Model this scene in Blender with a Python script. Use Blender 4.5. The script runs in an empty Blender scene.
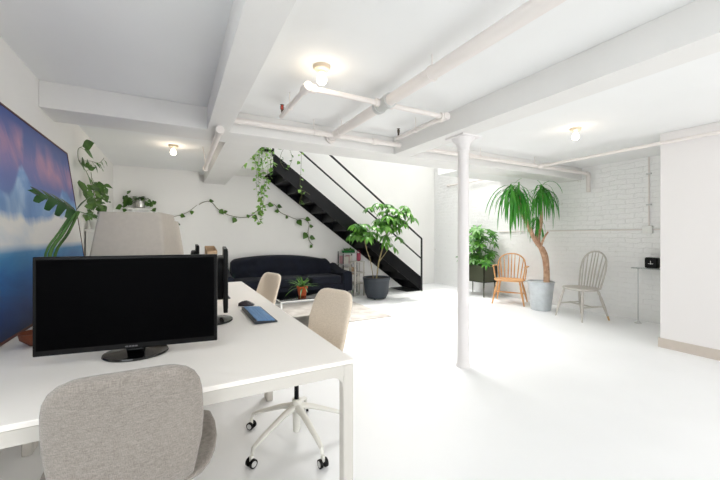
import bpy, bmesh, math, random
from mathutils import Vector, Matrix
random.seed(7)
PI = math.pi
scn = bpy.context.scene
C = scn.collection

# ------------------------------------------------------------------ camera
YAW = math.atan(184/343.0)
FWD = Vector((math.sin(YAW), math.cos(YAW), 0)); RGT = Vector((math.cos(YAW), -math.sin(YAW), 0))
CAM = Vector((0, 0, 1.25))
cd = bpy.data.cameras.new('camera'); cam = bpy.data.objects.new('camera', cd); C.objects.link(cam)
cam.location = CAM; cam.rotation_euler = (PI/2, 0, -YAW)
cd.sensor_width = 36; cd.lens = 343/720*36; cd.shift_y = -4/720; cd.clip_start = 0.02
scn.camera = cam

def at(u, v, Y=None, X=None, z=None):
    """world point where the photograph's pixel meets a plane of the room"""
    d = FWD*343 + RGT*(u-360) + Vector((0, 0, 236-v))
    t = (Y-CAM.y)/d.y if Y is not None else (X-CAM.x)/d.x if X is not None else (z-CAM.z)/d.z
    return CAM + d*t

# ------------------------------------------------------------------ world and large lights
XW_ = -0.89
w = bpy.data.worlds.new('sky'); scn.world = w; w.use_nodes = True
bg = w.node_tree.nodes['Background']; bg.inputs[0].default_value = (0.9, 0.96, 1.0, 1); bg.inputs[1].default_value = 0.8
def area(name, loc, rot, sx, sy, power, col):
    l = bpy.data.lights.new(name, 'AREA'); l.shape = 'RECTANGLE'; l.size = sx; l.size_y = sy
    l.energy = power; l.color = col
    o = bpy.data.objects.new(name, l); C.objects.link(o); o.location = loc; o.rotation_euler = rot
    return o
sk = area('skylight_daylight', (3.9, 5.8, 4.5), (math.radians(-32), math.radians(-2), 0), 2.8, 1.7, 135, (1.0, 0.985, 0.96)); sk.data.spread = math.radians(105)
area('rear_fill_lamp', (3.1, -2.9, 1.45), (math.radians(65), 0, math.radians(8)), 2.6, 1.6, 90, (1.0, 0.985, 0.965))  # added fill from behind the camera; the window is invented
area('left_fill_lamp', (XW_+.02, -.1, 1.6), (0, math.radians(-72), 0), 1.2, 2.0, 28, (0.93, 0.98, 1.0))  # added fill for desk and chairs, at an invented window out of view
sl = bpy.data.lights.new('sun', 'SUN'); sl.energy = 2.5; sl.angle = 0.03; sl.color = (1, 0.96, 0.9)
so = bpy.data.objects.new('sun', sl); C.objects.link(so); so.rotation_euler = (math.radians(-10), math.radians(6), 0)

vs = scn.view_settings
vs.view_transform = 'Standard'; vs.look = 'None'; vs.exposure = -0.06; vs.gamma = 1.0; vs.use_curve_mapping = False
scn.cycles.max_bounces = 12; scn.cycles.diffuse_bounces = 8

# ------------------------------------------------------------------ helpers: materials
def lin(c):
    return tuple(((x/255)/12.92 if x/255 <= 0.04045 else ((x/255+0.055)/1.055)**2.4) for x in c)
def mat(name, rgb, rough=0.6, metal=0.0, noise=0.0, nscale=8.0, bump=0.0, bscale=40.0, trans=0.0, ior=1.45,
        emit=None, estr=0.0, sheen=0.0, coat=0.0, rgb2=None, sub=0.0):
    m = bpy.data.materials.new(name); m.use_nodes = True
    nt = m.node_tree; b = nt.nodes['Principled BSDF']
    c = lin(rgb)
    b.inputs['Base Color'].default_value = (*c, 1); b.inputs['Roughness'].default_value = rough
    b.inputs['Metallic'].default_value = metal; b.inputs['IOR'].default_value = ior
    b.inputs['Transmission Weight'].default_value = trans; b.inputs['Sheen Weight'].default_value = sheen
    b.inputs['Coat Weight'].default_value = coat
    if emit: b.inputs['Emission Color'].default_value = (*emit, 1); b.inputs['Emission Strength'].default_value = estr
    tc = nt.nodes.new('ShaderNodeTexCoord')
    if noise or rgb2:
        n = nt.nodes.new('ShaderNodeTexNoise'); n.inputs['Scale'].default_value = nscale; n.inputs['Detail'].default_value = 4
        nt.links.new(tc.outputs['Object'], n.inputs['Vector'])
        mx = nt.nodes.new('ShaderNodeMix'); mx.data_type = 'RGBA'
        c2 = lin(rgb2) if rgb2 else tuple(x*(1-noise) for x in c)
        mx.inputs[6].default_value = (*c, 1); mx.inputs[7].default_value = (*c2, 1)
        mr = nt.nodes.new('ShaderNodeMapRange'); mr.inputs[1].default_value = 0.35; mr.inputs[2].default_value = 0.65
        nt.links.new(n.outputs['Fac'], mr.inputs[0]); nt.links.new(mr.outputs[0], mx.inputs[0])
        nt.links.new(mx.outputs[2], b.inputs['Base Color'])
    if bump:
        n2 = nt.nodes.new('ShaderNodeTexNoise'); n2.inputs['Scale'].default_value = bscale; n2.inputs['Detail'].default_value = 5
        nt.links.new(tc.outputs['Object'], n2.inputs['Vector'])
        bp = nt.nodes.new('ShaderNodeBump'); bp.inputs['Strength'].default_value = bump; bp.inputs['Distance'].default_value = 0.01
        nt.links.new(n2.outputs['Fac'], bp.inputs['Height']); nt.links.new(bp.outputs[0], b.inputs['Normal'])
    return m

M = {}
M['wall'] = mat('wall_paint', (238, 237, 235), 0.75, noise=0.02, nscale=2, bump=0.15, bscale=30)
M['left_wall'] = mat('left_wall_paint', (236, 234, 231), 0.75, noise=0.02, nscale=2, bump=0.1, bscale=30)
M['ceil'] = mat('ceiling_paint', (236, 237, 237), 0.8, noise=0.02, nscale=1.5)
M['beam'] = mat('beam_paint', (230, 229, 227), 0.6, noise=0.03, nscale=3, bump=0.1, bscale=12)
M['block'] = mat('partition_paint', (230, 227, 226), 0.7)
M['base'] = mat('baseboard_paint', (200, 190, 180), 0.6, noise=0.05)
M['pipe'] = mat('pipe_paint', (228, 222, 218), 0.45)
M['column'] = mat('column_paint', (228, 225, 225), 0.45, bump=0.04, bscale=20)
M['black'] = mat('black_plastic', (6, 6, 7), 0.4)
M['black'].node_tree.nodes['Principled BSDF'].inputs['Specular IOR Level'].default_value = 0.25
M['gloss_black'] = mat('glossy_black_plastic', (5, 5, 6), 0.12)
M['screen'] = mat('screen', (3, 3, 4), 0.5)
M['screen'].node_tree.nodes['Principled BSDF'].inputs['Specular IOR Level'].default_value = 0.03
M['logo'] = mat('bezel_mark', (95, 95, 98), 0.4)
M['desk'] = mat('desk_laminate', (244, 239, 233), 0.4)
M['desk_metal'] = mat('desk_powder_coat', (200, 196, 189), 0.45)
M['chair_white'] = mat('chair_base_white', (226, 225, 218), 0.35)
M['steel_black'] = mat('black_painted_steel', (7, 9, 14), 0.42, noise=0.3, nscale=6)
M['steel_black'].node_tree.nodes['Principled BSDF'].inputs['Specular IOR Level'].default_value = 0.25
M['rail'] = mat('rail_black', (16, 18, 20), 0.35)
M['navy'] = mat('navy_velvet', (9, 16, 34), 0.9, sheen=0.04, noise=0.35, nscale=5)
M['dark_wood'] = mat('dark_wood', (48, 34, 26), 0.4, noise=0.3, nscale=20)
M['chrome'] = mat('chrome', (215, 215, 215), 0.12, metal=1.0)
M['zinc'] = mat('galvanised_metal', (206, 212, 216), 0.38, metal=0.35, noise=0.12, nscale=14)
M['terracotta'] = mat('terracotta', (196, 92, 48), 0.7, noise=0.12, nscale=20)
M['pot_dark'] = mat('charcoal_pot', (52, 58, 66), 0.55, noise=0.1)
M['soil'] = mat('soil', (58, 45, 36), 0.95, noise=0.4, nscale=40, bump=0.8, bscale=60)
M['olive'] = mat('olive_metal', (66, 70, 52), 0.45, noise=0.1)
M['wood_chair'] = mat('honey_wood', (222, 172, 118), 0.45, rgb2=(206, 150, 98), nscale=9)
M['grey_chair'] = mat('grey_painted_wood', (196, 191, 184), 0.5, noise=0.08, nscale=12)
M['raw_tip'] = mat('bare_wood_tip', (205, 168, 118), 0.6)
M['trunk'] = mat('trunk_bark', (206, 170, 142), 0.85, rgb2=(166, 126, 100), nscale=16, bump=0.6, bscale=35)
M['stem'] = mat('plant_stem', (150, 135, 95), 0.7, noise=0.25, nscale=20)
M['green_stem'] = mat('green_stem', (78, 120, 56), 0.5, noise=0.2, nscale=20)
M['vine'] = mat('vine_stem', (104, 104, 72), 0.6)
def leafmat(name, a, b, rough=0.35, ns=7):
    m = mat(name, a, rough, rgb2=b, nscale=ns)
    m.node_tree.nodes['Principled BSDF'].inputs['Subsurface Weight'].default_value = 0
    nt = m.node_tree; bs = nt.nodes['Principled BSDF']; out = nt.nodes['Material Output']
    tr = nt.nodes.new('ShaderNodeBsdfTranslucent'); ms = nt.nodes.new('ShaderNodeMixShader'); ms.inputs[0].default_value = 0.35
    src = [l for l in nt.links if l.to_socket == bs.inputs['Base Color']][0].from_socket
    nt.links.new(src, tr.inputs[0]); nt.links.new(bs.outputs[0], ms.inputs[1]); nt.links.new(tr.outputs[0], ms.inputs[2])
    nt.links.new(ms.outputs[0], out.inputs[0])
    return m
M['leaf_pothos'] = leafmat('pothos_leaf', (62, 96, 46), (96, 136, 62), 0.35, 9)
M['leaf_light'] = leafmat('trailing_leaf', (104, 156, 66), (150, 190, 92), 0.35, 9)
M['leaf_umbrella'] = leafmat('umbrella_leaf', (54, 104, 42), (108, 164, 62), 0.3, 5)
M['leaf_bright'] = leafmat('bright_leaf', (46, 112, 36), (108, 170, 66), 0.35, 8)
M['leaf_dracaena'] = leafmat('strap_leaf', (50, 138, 48), (92, 170, 64), 0.35, 5)
M['leaf_monstera'] = leafmat('split_leaf', (30, 64, 30), (52, 96, 44), 0.2, 5)
M['rug'] = mat('rug_wool', (188, 184, 178), 0.95, rgb2=(164, 158, 152), nscale=5, bump=0.5, bscale=80)
M['rust'] = mat('rust_ceramic', (122, 62, 36), 0.5, noise=0.2, nscale=20)
M['shade'] = mat('linen_shade', (188, 180, 170), 0.85, noise=0.05, nscale=40)
M['key'] = mat('key_sky_reflection', (106, 150, 198), 0.4)  # black keys; the blue sky reflection is put into their colour
M['keyb'] = mat('keyboard_case', (30, 36, 46), 0.4)
M['mouse'] = mat('mouse_plastic', (52, 46, 50), 0.25)
M['tan'] = mat('tan_cardboard', (188, 160, 130), 0.8)
M['white'] = mat('white_plastic', (235, 235, 232), 0.4)
M['pale'] = mat('pale_metal', (205, 206, 205), 0.3, metal=0.4)
M['bulb'] = mat('lit_bulb', (255, 240, 215), 0.3, emit=(1.0, 0.86, 0.66), estr=14)
M['lampbase'] = mat('porcelain_lampholder', (222, 205, 180), 0.35)
M['red'] = mat('red_cap', (190, 60, 40), 0.4)
M['brass'] = mat('sprinkler_metal', (90, 78, 66), 0.4, metal=0.6)
M['pink'] = mat('pink_paper', (214, 168, 176), 0.7, noise=0.1)
M['book_white'] = mat('white_paper', (224, 220, 212), 0.8, noise=0.08)
M['magenta'] = mat('magenta_fabric', (150, 62, 82), 0.8, noise=0.2)
M['green_tub'] = mat('green_glaze', (36, 130, 66), 0.4)
M['silver'] = mat('silver_pot', (200, 198, 194), 0.25, metal=0.7)

# clear glass that stays cheap: thin glossy + transparent
def glass(name, tint, fac=0.12, r=0.02):
    m = bpy.data.materials.new(name); m.use_nodes = True; nt = m.node_tree
    for n in list(nt.nodes):
        if n.type == 'BSDF_PRINCIPLED': nt.nodes.remove(n)
    out = nt.nodes['Material Output']
    t = nt.nodes.new('ShaderNodeBsdfTransparent'); t.inputs[0].default_value = (*tint, 1)
    g = nt.nodes.new('ShaderNodeBsdfGlossy'); g.inputs['Roughness'].default_value = r
    ms = nt.nodes.new('ShaderNodeMixShader')
    fr = nt.nodes.new('ShaderNodeFresnel'); fr.inputs[0].default_value = 1.5
    ad = nt.nodes.new('ShaderNodeMath'); ad.operation = 'ADD'; ad.inputs[1].default_value = fac; ad.use_clamp = True
    nt.links.new(fr.outputs[0], ad.inputs[0]); nt.links.new(ad.outputs[0], ms.inputs[0])
    nt.links.new(t.outputs[0], ms.inputs[1]); nt.links.new(g.outputs[0], ms.inputs[2]); nt.links.new(ms.outputs[0], out.inputs[0])
    return m
M['glass'] = glass('clear_glass', (0.95, 0.99, 0.975), 0.06)
M['glass_table'] = glass('glass_sofa_reflection', (0.05, 0.075, 0.08), 0.02)  # dark teal reflection of the sofa put into the tint

# floor: painted concrete, faint patches
def floor_mat():
    m = mat('painted_floor', (239, 240, 241), 0.34, noise=0.05, nscale=0.8)
    nt = m.node_tree; b = nt.nodes['Principled BSDF']
    tc = nt.nodes.new('ShaderNodeTexCoord'); n = nt.nodes.new('ShaderNodeTexNoise'); n.inputs['Scale'].default_value = 1.4; n.inputs['Detail'].default_value = 6
    mr = nt.nodes.new('ShaderNodeMapRange'); mr.inputs[3].default_value = 0.26; mr.inputs[4].default_value = 0.5
    nt.links.new(tc.outputs['Object'], n.inputs['Vector']); nt.links.new(n.outputs['Fac'], mr.inputs[0]); nt.links.new(mr.outputs[0], b.inputs['Roughness'])
    bp = nt.nodes.new('ShaderNodeBump'); bp.inputs['Strength'].default_value = 0.12; bp.inputs['Distance'].default_value = 0.02
    nt.links.new(n.outputs['Fac'], bp.inputs['Height']); nt.links.new(bp.outputs[0], b.inputs['Normal'])
    return m
M['floor'] = floor_mat()

def brick_mat(name, axis):
    m = bpy.data.materials.new(name); m.use_nodes = True; nt = m.node_tree; b = nt.nodes['Principled BSDF']
    L = nt.links; N = nt.nodes.new
    tc = N('ShaderNodeTexCoord'); sp = N('ShaderNodeSeparateXYZ'); cb = N('ShaderNodeCombineXYZ')
    L.new(tc.outputs['Object'], sp.inputs[0])
    L.new(sp.outputs['Y' if axis == 'y' else 'X'], cb.inputs[0]); L.new(sp.outputs['Z'], cb.inputs[1])
    nz = N('ShaderNodeTexNoise'); nz.inputs['Scale'].default_value = 3.0; nz.inputs['Detail'].default_value = 3
    L.new(tc.outputs['Object'], nz.inputs['Vector'])
    wob = N('ShaderNodeVectorMath'); wob.operation = 'SCALE'; wob.inputs['Scale'].default_value = 0.10
    L.new(nz.outputs['Color'], wob.inputs[0])
    add = N('ShaderNodeVectorMath'); add.operation = 'ADD'; L.new(cb.outputs[0], add.inputs[0]); L.new(wob.outputs[0], add.inputs[1])
    br = N('ShaderNodeTexBrick'); br.inputs['Scale'].default_value = 1; br.inputs['Brick Width'].default_value = 0.22
    br.inputs['Row Height'].default_value = 0.075; br.inputs['Mortar Size'].default_value = 0.006; br.inputs['Mortar Smooth'].default_value = 1.0
    br.inputs['Color1'].default_value = (*lin((242, 242, 241)), 1); br.inputs['Color2'].default_value = (*lin((241, 241, 240)), 1)
    br.inputs['Mortar'].default_value = (*lin((240, 240, 239)), 1)
    L.new(add.outputs[0], br.inputs['Vector'])
    n2 = N('ShaderNodeTexNoise'); n2.inputs['Scale'].default_value = 7; n2.inputs['Detail'].default_value = 8; n2.inputs['Roughness'].default_value = 0.7
    L.new(tc.outputs['Object'], n2.inputs['Vector'])
    chip = N('ShaderNodeMapRange'); chip.inputs[1].default_value = 0.66; chip.inputs[2].default_value = 0.72
    L.new(n2.outputs['Fac'], chip.inputs[0])
    mx = N('ShaderNodeMix'); mx.data_type = 'RGBA'; mx.inputs[7].default_value = (*lin((206, 202, 196)), 1)
    L.new(br.outputs['Color'], mx.inputs[6]); L.new(chip.outputs[0], mx.inputs[0]); L.new(mx.outputs[2], b.inputs['Base Color'])
    m1 = N('ShaderNodeMath'); m1.operation = 'MULTIPLY_ADD'; m1.inputs[1].default_value = 1.6
    sub = N('ShaderNodeMath'); sub.operation = 'SUBTRACT'; sub.inputs[0].default_value = 1.0; L.new(br.outputs['Fac'], sub.inputs[1]); sub.inputs[0].default_value = 0.7; m1.inputs[1].default_value = 3.4
    L.new(n2.outputs['Fac'], m1.inputs[0]); L.new(sub.outputs[0], m1.inputs[2])
    n3 = N('ShaderNodeMath'); n3.operation = 'MULTIPLY_ADD'; n3.inputs[1].default_value = 4.0
    L.new(nz.outputs['Fac'], n3.inputs[0]); L.new(m1.outputs[0], n3.inputs[2])
    bp = N('ShaderNodeBump'); bp.inputs['Strength'].default_value = 0.6; bp.inputs['Distance'].default_value = 0.01
    L.new(n3.outputs[0], bp.inputs['Height']); L.new(bp.outputs[0], b.inputs['Normal'])
    b.inputs['Roughness'].default_value = 0.55
    return m
M['brick'] = brick_mat('painted_brick', 'y')
M['brick_back'] = brick_mat('painted_brick_back', 'x')

def fabric_mat():
    m = bpy.data.materials.new('woven_fabric'); m.use_nodes = True; nt = m.node_tree; b = nt.nodes['Principled BSDF']; L = nt.links; N = nt.nodes.new
    tc = N('ShaderNodeTexCoord')
    def nz(sx, sy, sz, s):
        mp = N('ShaderNodeMapping'); mp.inputs['Scale'].default_value = (sx, sy, sz); L.new(tc.outputs['Object'], mp.inputs[0])
        n = N('ShaderNodeTexNoise'); n.inputs['Scale'].default_value = s; n.inputs['Detail'].default_value = 3; L.new(mp.outputs[0], n.inputs['Vector']); return n
    a = nz(1, 1, 9, 60); c = nz(9, 9, 1, 60); g = nz(1, 1, 1, 3)
    ad = N('ShaderNodeMath'); ad.operation = 'ADD'; L.new(a.outputs['Fac'], ad.inputs[0]); L.new(c.outputs['Fac'], ad.inputs[1])
    ad2 = N('ShaderNodeMath'); ad2.operation = 'MULTIPLY_ADD'; ad2.inputs[1].default_value = 0.3; L.new(g.outputs['Fac'], ad2.inputs[0]); L.new(ad.outputs[0], ad2.inputs[2])
    mr = N('ShaderNodeMapRange'); mr.inputs[1].default_value = 0.9; mr.inputs[2].default_value = 1.4; L.new(ad2.outputs[0], mr.inputs[0])
    mx = N('ShaderNodeMix'); mx.data_type = 'RGBA'; mx.inputs[6].default_value = (*lin((122, 115, 108)), 1); mx.inputs[7].default_value = (*lin((156, 148, 140)), 1)
    L.new(mr.outputs[0], mx.inputs[0]); L.new(mx.outputs[2], b.inputs['Base Color'])
    b.inputs['Roughness'].default_value = 0.9; b.inputs['Sheen Weight'].default_value = 0.3
    bp = N('ShaderNodeBump'); bp.inputs['Strength'].default_value = 0.4; bp.inputs['Distance'].default_value = 0.003
    L.new(ad.outputs[0], bp.inputs['Height']); L.new(bp.outputs[0], b.inputs['Normal'])
    return m
M['fabric'] = fabric_mat()
M['piping'] = mat('seam_piping', (150, 140, 130), 0.8)

def paint_mat():
    """generic seascape with clouds: deep blue water, white cloud band, icy peaks, violet and pink sky"""
    m = bpy.data.materials.new('painted_canvas'); m.use_nodes = True; nt = m.node_tree; b = nt.nodes['Principled BSDF']; L = nt.links; N = nt.nodes.new
    tc = N('ShaderNodeTexCoord'); sp = N('ShaderNodeSeparateXYZ'); L.new(tc.outputs['Object'], sp.inputs[0])
    def noise(scale, det, sc=(1, 1, 1), off=0, dist=0.0):
        mp = N('ShaderNodeMapping'); mp.inputs['Scale'].default_value = (sc[0], sc[1]*.42, sc[2]); mp.inputs['Location'].default_value = (off, off, off)
        L.new(tc.outputs['Object'], mp.inputs[0])
        n = N('ShaderNodeTexNoise'); n.inputs['Scale'].default_value = scale; n.inputs['Detail'].default_value = det; n.inputs['Distortion'].default_value = dist
        L.new(mp.outputs[0], n.inputs['Vector']); return n.outputs['Fac']
    def math_(op, a, bb, c=None):
        n = N('ShaderNodeMath'); n.operation = op
        for i, x in enumerate((a, bb, c)):
            if x is None: continue
            if isinstance(x, (int, float)): n.inputs[i].default_value = x
            else: L.new(x, n.inputs[i])
        return n.outputs[0]
    def ramp(fac, stops):
        r = N('ShaderNodeValToRGB'); e = r.color_ramp.elements
        while len(e) > 1: e.remove(e[-1])
        e[0].position = stops[0][0]; e[0].color = (*lin(stops[0][1]), 1)
        for p, c in stops[1:]:
            x = e.new(p); x.color = (*lin(c), 1)
        L.new(fac, r.inputs[0]); return r.outputs[0]
    def step(x, lo, hi):
        r = N('ShaderNodeMapRange'); r.inputs[1].default_value = lo; r.inputs[2].default_value = hi; r.clamp = True; L.new(x, r.inputs[0]); return r.outputs[0]
    def mix(f, a, bb):
        x = N('ShaderNodeMix'); x.data_type = 'RGBA'
        L.new(f, x.inputs[0]); L.new(a, x.inputs[6]) if not isinstance(a, tuple) else setattr(x.inputs[6], 'default_value', (*lin(a), 1))
        L.new(bb, x.inputs[7]) if not isinstance(bb, tuple) else setattr(x.inputs[7], 'default_value', (*lin(bb), 1))
        return x.outputs[2]
    h = math_('DIVIDE', sp.outputs['Z'], 1.26)
    big = noise(2.2, 5, (1, 1, 0.7), 3, 0.5)
    # sky: violet blue with pink plumes
    hs = math_('MULTIPLY_ADD', big, 0.16, math_('SUBTRACT', h, 0.08))
    sky = ramp(hs, [(0.55, (98, 136, 196)), (0.68, (96, 112, 178)), (0.80, (118, 112, 172)), (0.90, (66, 92, 160)), (1.0, (44, 70, 140))])
    plume = noise(4.0, 7, (1, 1.3, 0.5), 9, 0.8)
    band = math_('MULTIPLY', step(h, 0.68, 0.78), math_('SUBTRACT', 1.0, step(h, 0.86, 0.97)))
    sky = mix(math_('MULTIPLY', step(plume, 0.47, 0.64), math_('MULTIPLY', band, 0.85)), sky, (206, 148, 166))
    # icy peaks
    vor = N('ShaderNodeTexVoronoi'); vor.inputs['Scale'].default_value = 3.4; vor.feature = 'F1'
    mp = N('ShaderNodeMapping'); mp.inputs['Scale'].default_value = (1, 1, 0.0); L.new(tc.outputs['Object'], mp.inputs[0]); L.new(mp.outputs[0], vor.inputs['Vector'])
    tri = math_('PINGPONG', math_('MULTIPLY_ADD', sp.outputs['Y'], 1.05, 0.35), 0.5)
    tri2 = math_('PINGPONG', math_('MULTIPLY_ADD', sp.outputs['Y'], 2.3, 0.1), 0.5)
    edge = math_('MULTIPLY_ADD', tri, 0.34, math_('MULTIPLY_ADD', tri2, 0.14, math_('MULTIPLY_ADD', noise(6, 5, (1, 1, 0.2), 5), 0.16, 0.44)))
    pk = step(math_('SUBTRACT', edge, h), -0.01, 0.02)
    ice = ramp(noise(4, 5, (1, 1.6, 0.8), 1, 1), [(0.3, (84, 128, 192)), (0.5, (120, 160, 212)), (0.7, (176, 204, 232))])
    col = mix(pk, sky, ice)
    # white clouds
    e2 = math_('MULTIPLY_ADD', noise(4.0, 6, (1, 1, 0.2), 14, 0.2), 0.40, 0.32)
    cl = step(math_('SUBTRACT', e2, h), -0.01, 0.03)
    white = ramp(noise(4, 5, (1, 1.2, 0.7), 21, 0.4), [(0.24, (110, 166, 216)), (0.33, (222, 230, 238)), (0.5, (248, 246, 243))])
    col = mix(cl, col, white)
    # water
    wn = noise(4, 6, (1, 1, 1.6), 30, 1.0)
    hw = math_('MULTIPLY_ADD', wn, 0.16, math_('SUBTRACT', h, 0.08))
    water = ramp(hw, [(0.0, (6, 36, 84)), (0.12, (10, 66, 134)), (0.24, (16, 104, 176)), (0.32, (52, 138, 196)), (0.38, (128, 182, 218))])
    col = mix(math_('SUBTRACT', 1.0, step(h, 0.33, 0.37)), col, water)
    L.new(col, b.inputs['Base Color']); b.inputs['Roughness'].default_value = 0.5
    return m
M['painting'] = paint_mat()

# ------------------------------------------------------------------ helpers: geometry
def frame(d):
    d = d.normalized(); a = Vector((0, 0, 1)) if abs(d.z) < 0.9 else Vector((0, 1, 0))
    s = d.cross(a).normalized(); return s, s.cross(d).normalized()
class MB:
    """collects shapes into one mesh"""
    def __init__(self): self.bm = bmesh.new(); self.smooth = True
    def box(self, lo, hi, rot=0.0, piv=None, mtx=None):
        lo, hi = Vector(lo), Vector(hi); c = (lo+hi)/2; s = hi-lo
        r = bmesh.ops.create_cube(self.bm, size=1.0)
        for v in r['verts']:
            p = Vector((v.co.x*s.x, v.co.y*s.y, v.co.z*s.z)) + c
            v.co = p
        if rot:
            q = Matrix.Rotation(rot, 4, 'Z'); pv = Vector(piv) if piv else c
            for v in r['verts']: v.co = q @ (v.co-pv) + pv
        if mtx is not None:
            for v in r['verts']: v.co = mtx @ v.co
        return self
    def tube(self, pts, r, seg=10, caps=True, flat=1.0):
        pts = [Vector(p) for p in pts]; n = len(pts)
        rr = r if isinstance(r, (list, tuple)) else [r]*n
        rings = []; s = None
        for i, p in enumerate(pts):
            d = (pts[min(i+1, n-1)] - pts[max(i-1, 0)])
            if d.length < 1e-9: d = Vector((0, 0, 1))
            d.normalize()
            if s is None: s, u = frame(d)
            else:
                s = (s - d*s.dot(d))
                if s.length < 1e-6: s, u = frame(d)
                s.normalize()
            u = s.cross(d).normalized()
            rings.append([self.bm.verts.new(p + (s*math.cos(2*PI*k/seg) + u*math.sin(2*PI*k/seg)*flat)*rr[i]) for k in range(seg)])
        for a, b in zip(rings, rings[1:]):
            for k in range(seg): self.bm.faces.new((a[k], a[(k+1) % seg], b[(k+1) % seg], b[k]))
        if caps:
            self.bm.faces.new(rings[0][::-1]); self.bm.faces.new(rings[-1])
        return self
    def lathe(self, c, prof, seg=24, axis=None):
        c = Vector(c); ax = Vector(axis).normalized() if axis else Vector((0, 0, 1))
        if axis: s, u = frame(ax)
        else: s, u = Vector((1, 0, 0)), Vector((0, 1, 0))
        rings = []
        for r, z in prof:
            r = max(r, 1e-4)
            rings.append([self.bm.verts.new(c + ax*z + (s*math.cos(2*PI*k/seg)+u*math.sin(2*PI*k/seg))*r) for k in range(seg)])
        for a, b in zip(rings, rings[1:]):
            for k in range(seg): self.bm.faces.new((a[k], a[(k+1) % seg], b[(k+1) % seg], b[k]))
        self.bm.faces.new(rings[0][::-1]); self.bm.faces.new(rings[-1])
        return self
    def prism(self, poly, off):
        """extrude a 3-D polygon by a vector"""
        off = Vector(off); a = [self.bm.verts.new(Vector(p)) for p in poly]; b = [self.bm.verts.new(Vector(p)+off) for p in poly]
        n = len(a); self.bm.faces.new(a[::-1]); self.bm.faces.new(b)
        for i in range(n): self.bm.faces.new((a[i], a[(i+1) % n], b[(i+1) % n], b[i]))
        return self
    def loft(self, rings):
        rs = [[self.bm.verts.new(p) for p in r] for r in rings]; n = len(rs[0])
        for a, b in zip(rs, rs[1:]):
            for k in range(n): self.bm.faces.new((a[k], a[(k+1) % n], b[(k+1) % n], b[k]))
        self.bm.faces.new(rs[0][::-1]); self.bm.faces.new(rs[-1])
        return self
    def pillow(self, c, s, e=4.0, seg=20, rows=9, rot=0.0, puff=0.0, tilt=0.0):
        """superellipsoid block: centre, full size; e = squareness"""
        c = Vector(c); R = Matrix.Rotation(rot, 3, 'Z') @ Matrix.Rotation(tilt, 3, 'X')
        def sg(x, p): return math.copysign(abs(x)**p, x)
        rings = []
        for i in range(1, rows):
            ph = -PI/2 + PI*i/rows
            cz, sz = sg(math.cos(ph), 2/e), sg(math.sin(ph), 2/e)
            rings.append([c + R @ Vector((s[0]/2*cz*sg(math.cos(a), 2/e), s[1]/2*cz*sg(math.sin(a), 2/e), s[2]/2*sz)) for a in [2*PI*k/seg for k in range(seg)]])
        return self.loft(rings)
    def leaf(self, base, d, L, W, droop=0.3, up=None, fold=0.15, shape=(0, .75, 1, .8, .35, 0), curl=0.0):
        base = Vector(base); d = Vector(d).normalized(); up = Vector(up) if up else Vector((0, 0, 1))
        s = d.cross(up)
        if s.length < 0.05: s = Vector((1, 0, 0))
        s.normalize(); p = base.copy(); n = len(shape)-1; prev = None; dd = d.copy()
        for i, wf in enumerate(shape):
            nn = s.cross(dd).normalized()
            hw = W/2*wf
            if wf == 0: cur = [self.bm.verts.new(p)]
            else: cur = [self.bm.verts.new(p - s*hw + nn*hw*fold), self.bm.verts.new(p), self.bm.verts.new(p + s*hw + nn*hw*fold)]
            if prev:
                if len(prev) == 1 and len(cur) == 3:
                    self.bm.faces.new((prev[0], cur[1], cur[0])); self.bm.faces.new((prev[0], cur[2], cur[1]))
                elif len(prev) == 3 and len(cur) == 1:
                    self.bm.faces.new((prev[0], prev[1], cur[0])); self.bm.faces.new((prev[1], prev[2], cur[0]))
                elif len(prev) == 3:
                    self.bm.faces.new((prev[0], prev[1], cur[1], cur[0])); self.bm.faces.new((prev[1], prev[2], cur[2], cur[1]))
            prev = cur
            dd = (dd + Vector((0, 0, -droop/n))).normalized()
            p = p + dd*(L/n)
        return self
    def done(self, name, m, parent=None, bevel=0.0, smooth=None, subsurf=0, kind=None, seg=2, origin=None):
        bmesh.ops.recalc_face_normals(self.bm, faces=self.bm.faces) if len(self.bm.faces) else None
        me = bpy.data.meshes.new(name)
        if origin is not None: bmesh.ops.translate(self.bm, verts=self.bm.verts, vec=-Vector(origin))
        self.bm.to_mesh(me); self.bm.free()
        me.materials.append(M[m] if isinstance(m, str) else m)
        o = bpy.data.objects.new(name, me); C.objects.link(o)
        if origin is not None: o.location = origin
        if parent is not None:
            o.parent = parent
        if smooth is None: smooth = True
        if smooth:
            me.shade_smooth() if hasattr(me, 'shade_smooth') else [setattr(p, 'use_smooth', True) for p in me.polygons]
            me.set_sharp_from_angle(angle=math.radians(38))
        if bevel:
            b = o.modifiers.new('bevel', 'BEVEL'); b.width = bevel; b.segments = seg; b.limit_method = 'ANGLE'
        if subsurf:
            q = o.modifiers.new('subsurf', 'SUBSURF'); q.levels = subsurf; q.render_levels = subsurf
        if kind: o['kind'] = kind
        return o
def thing(name, label, cat, loc=(0, 0, 0), rz=0.0, group=None):
    o = bpy.data.objects.new(name, None); C.objects.link(o); o.empty_display_size = 0.1
    o.location = loc; o.rotation_euler = (0, 0, rz); tag(o, label, cat, group); return o
def tag(o, label, cat, group=None):
    o['label'] = label; o['category'] = cat
    if group: o['group'] = group
    return o
def struct(name, mb, m, bevel=0.0):
    return mb.done(name, m, bevel=bevel, kind='structure')
def copy_tree(o, parent=None):
    c = o.copy(); C.objects.link(c); c.parent = parent
    for ch in o.children: copy_tree(ch, c)
    return c
def arc(c, r, a0, a1, n, fx, fy):
    c = Vector(c); return [c + Vector(fx)*math.cos(a0+(a1-a0)*i/n)*r + Vector(fy)*math.sin(a0+(a1-a0)*i/n)*r for i in range(n+1)]
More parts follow.
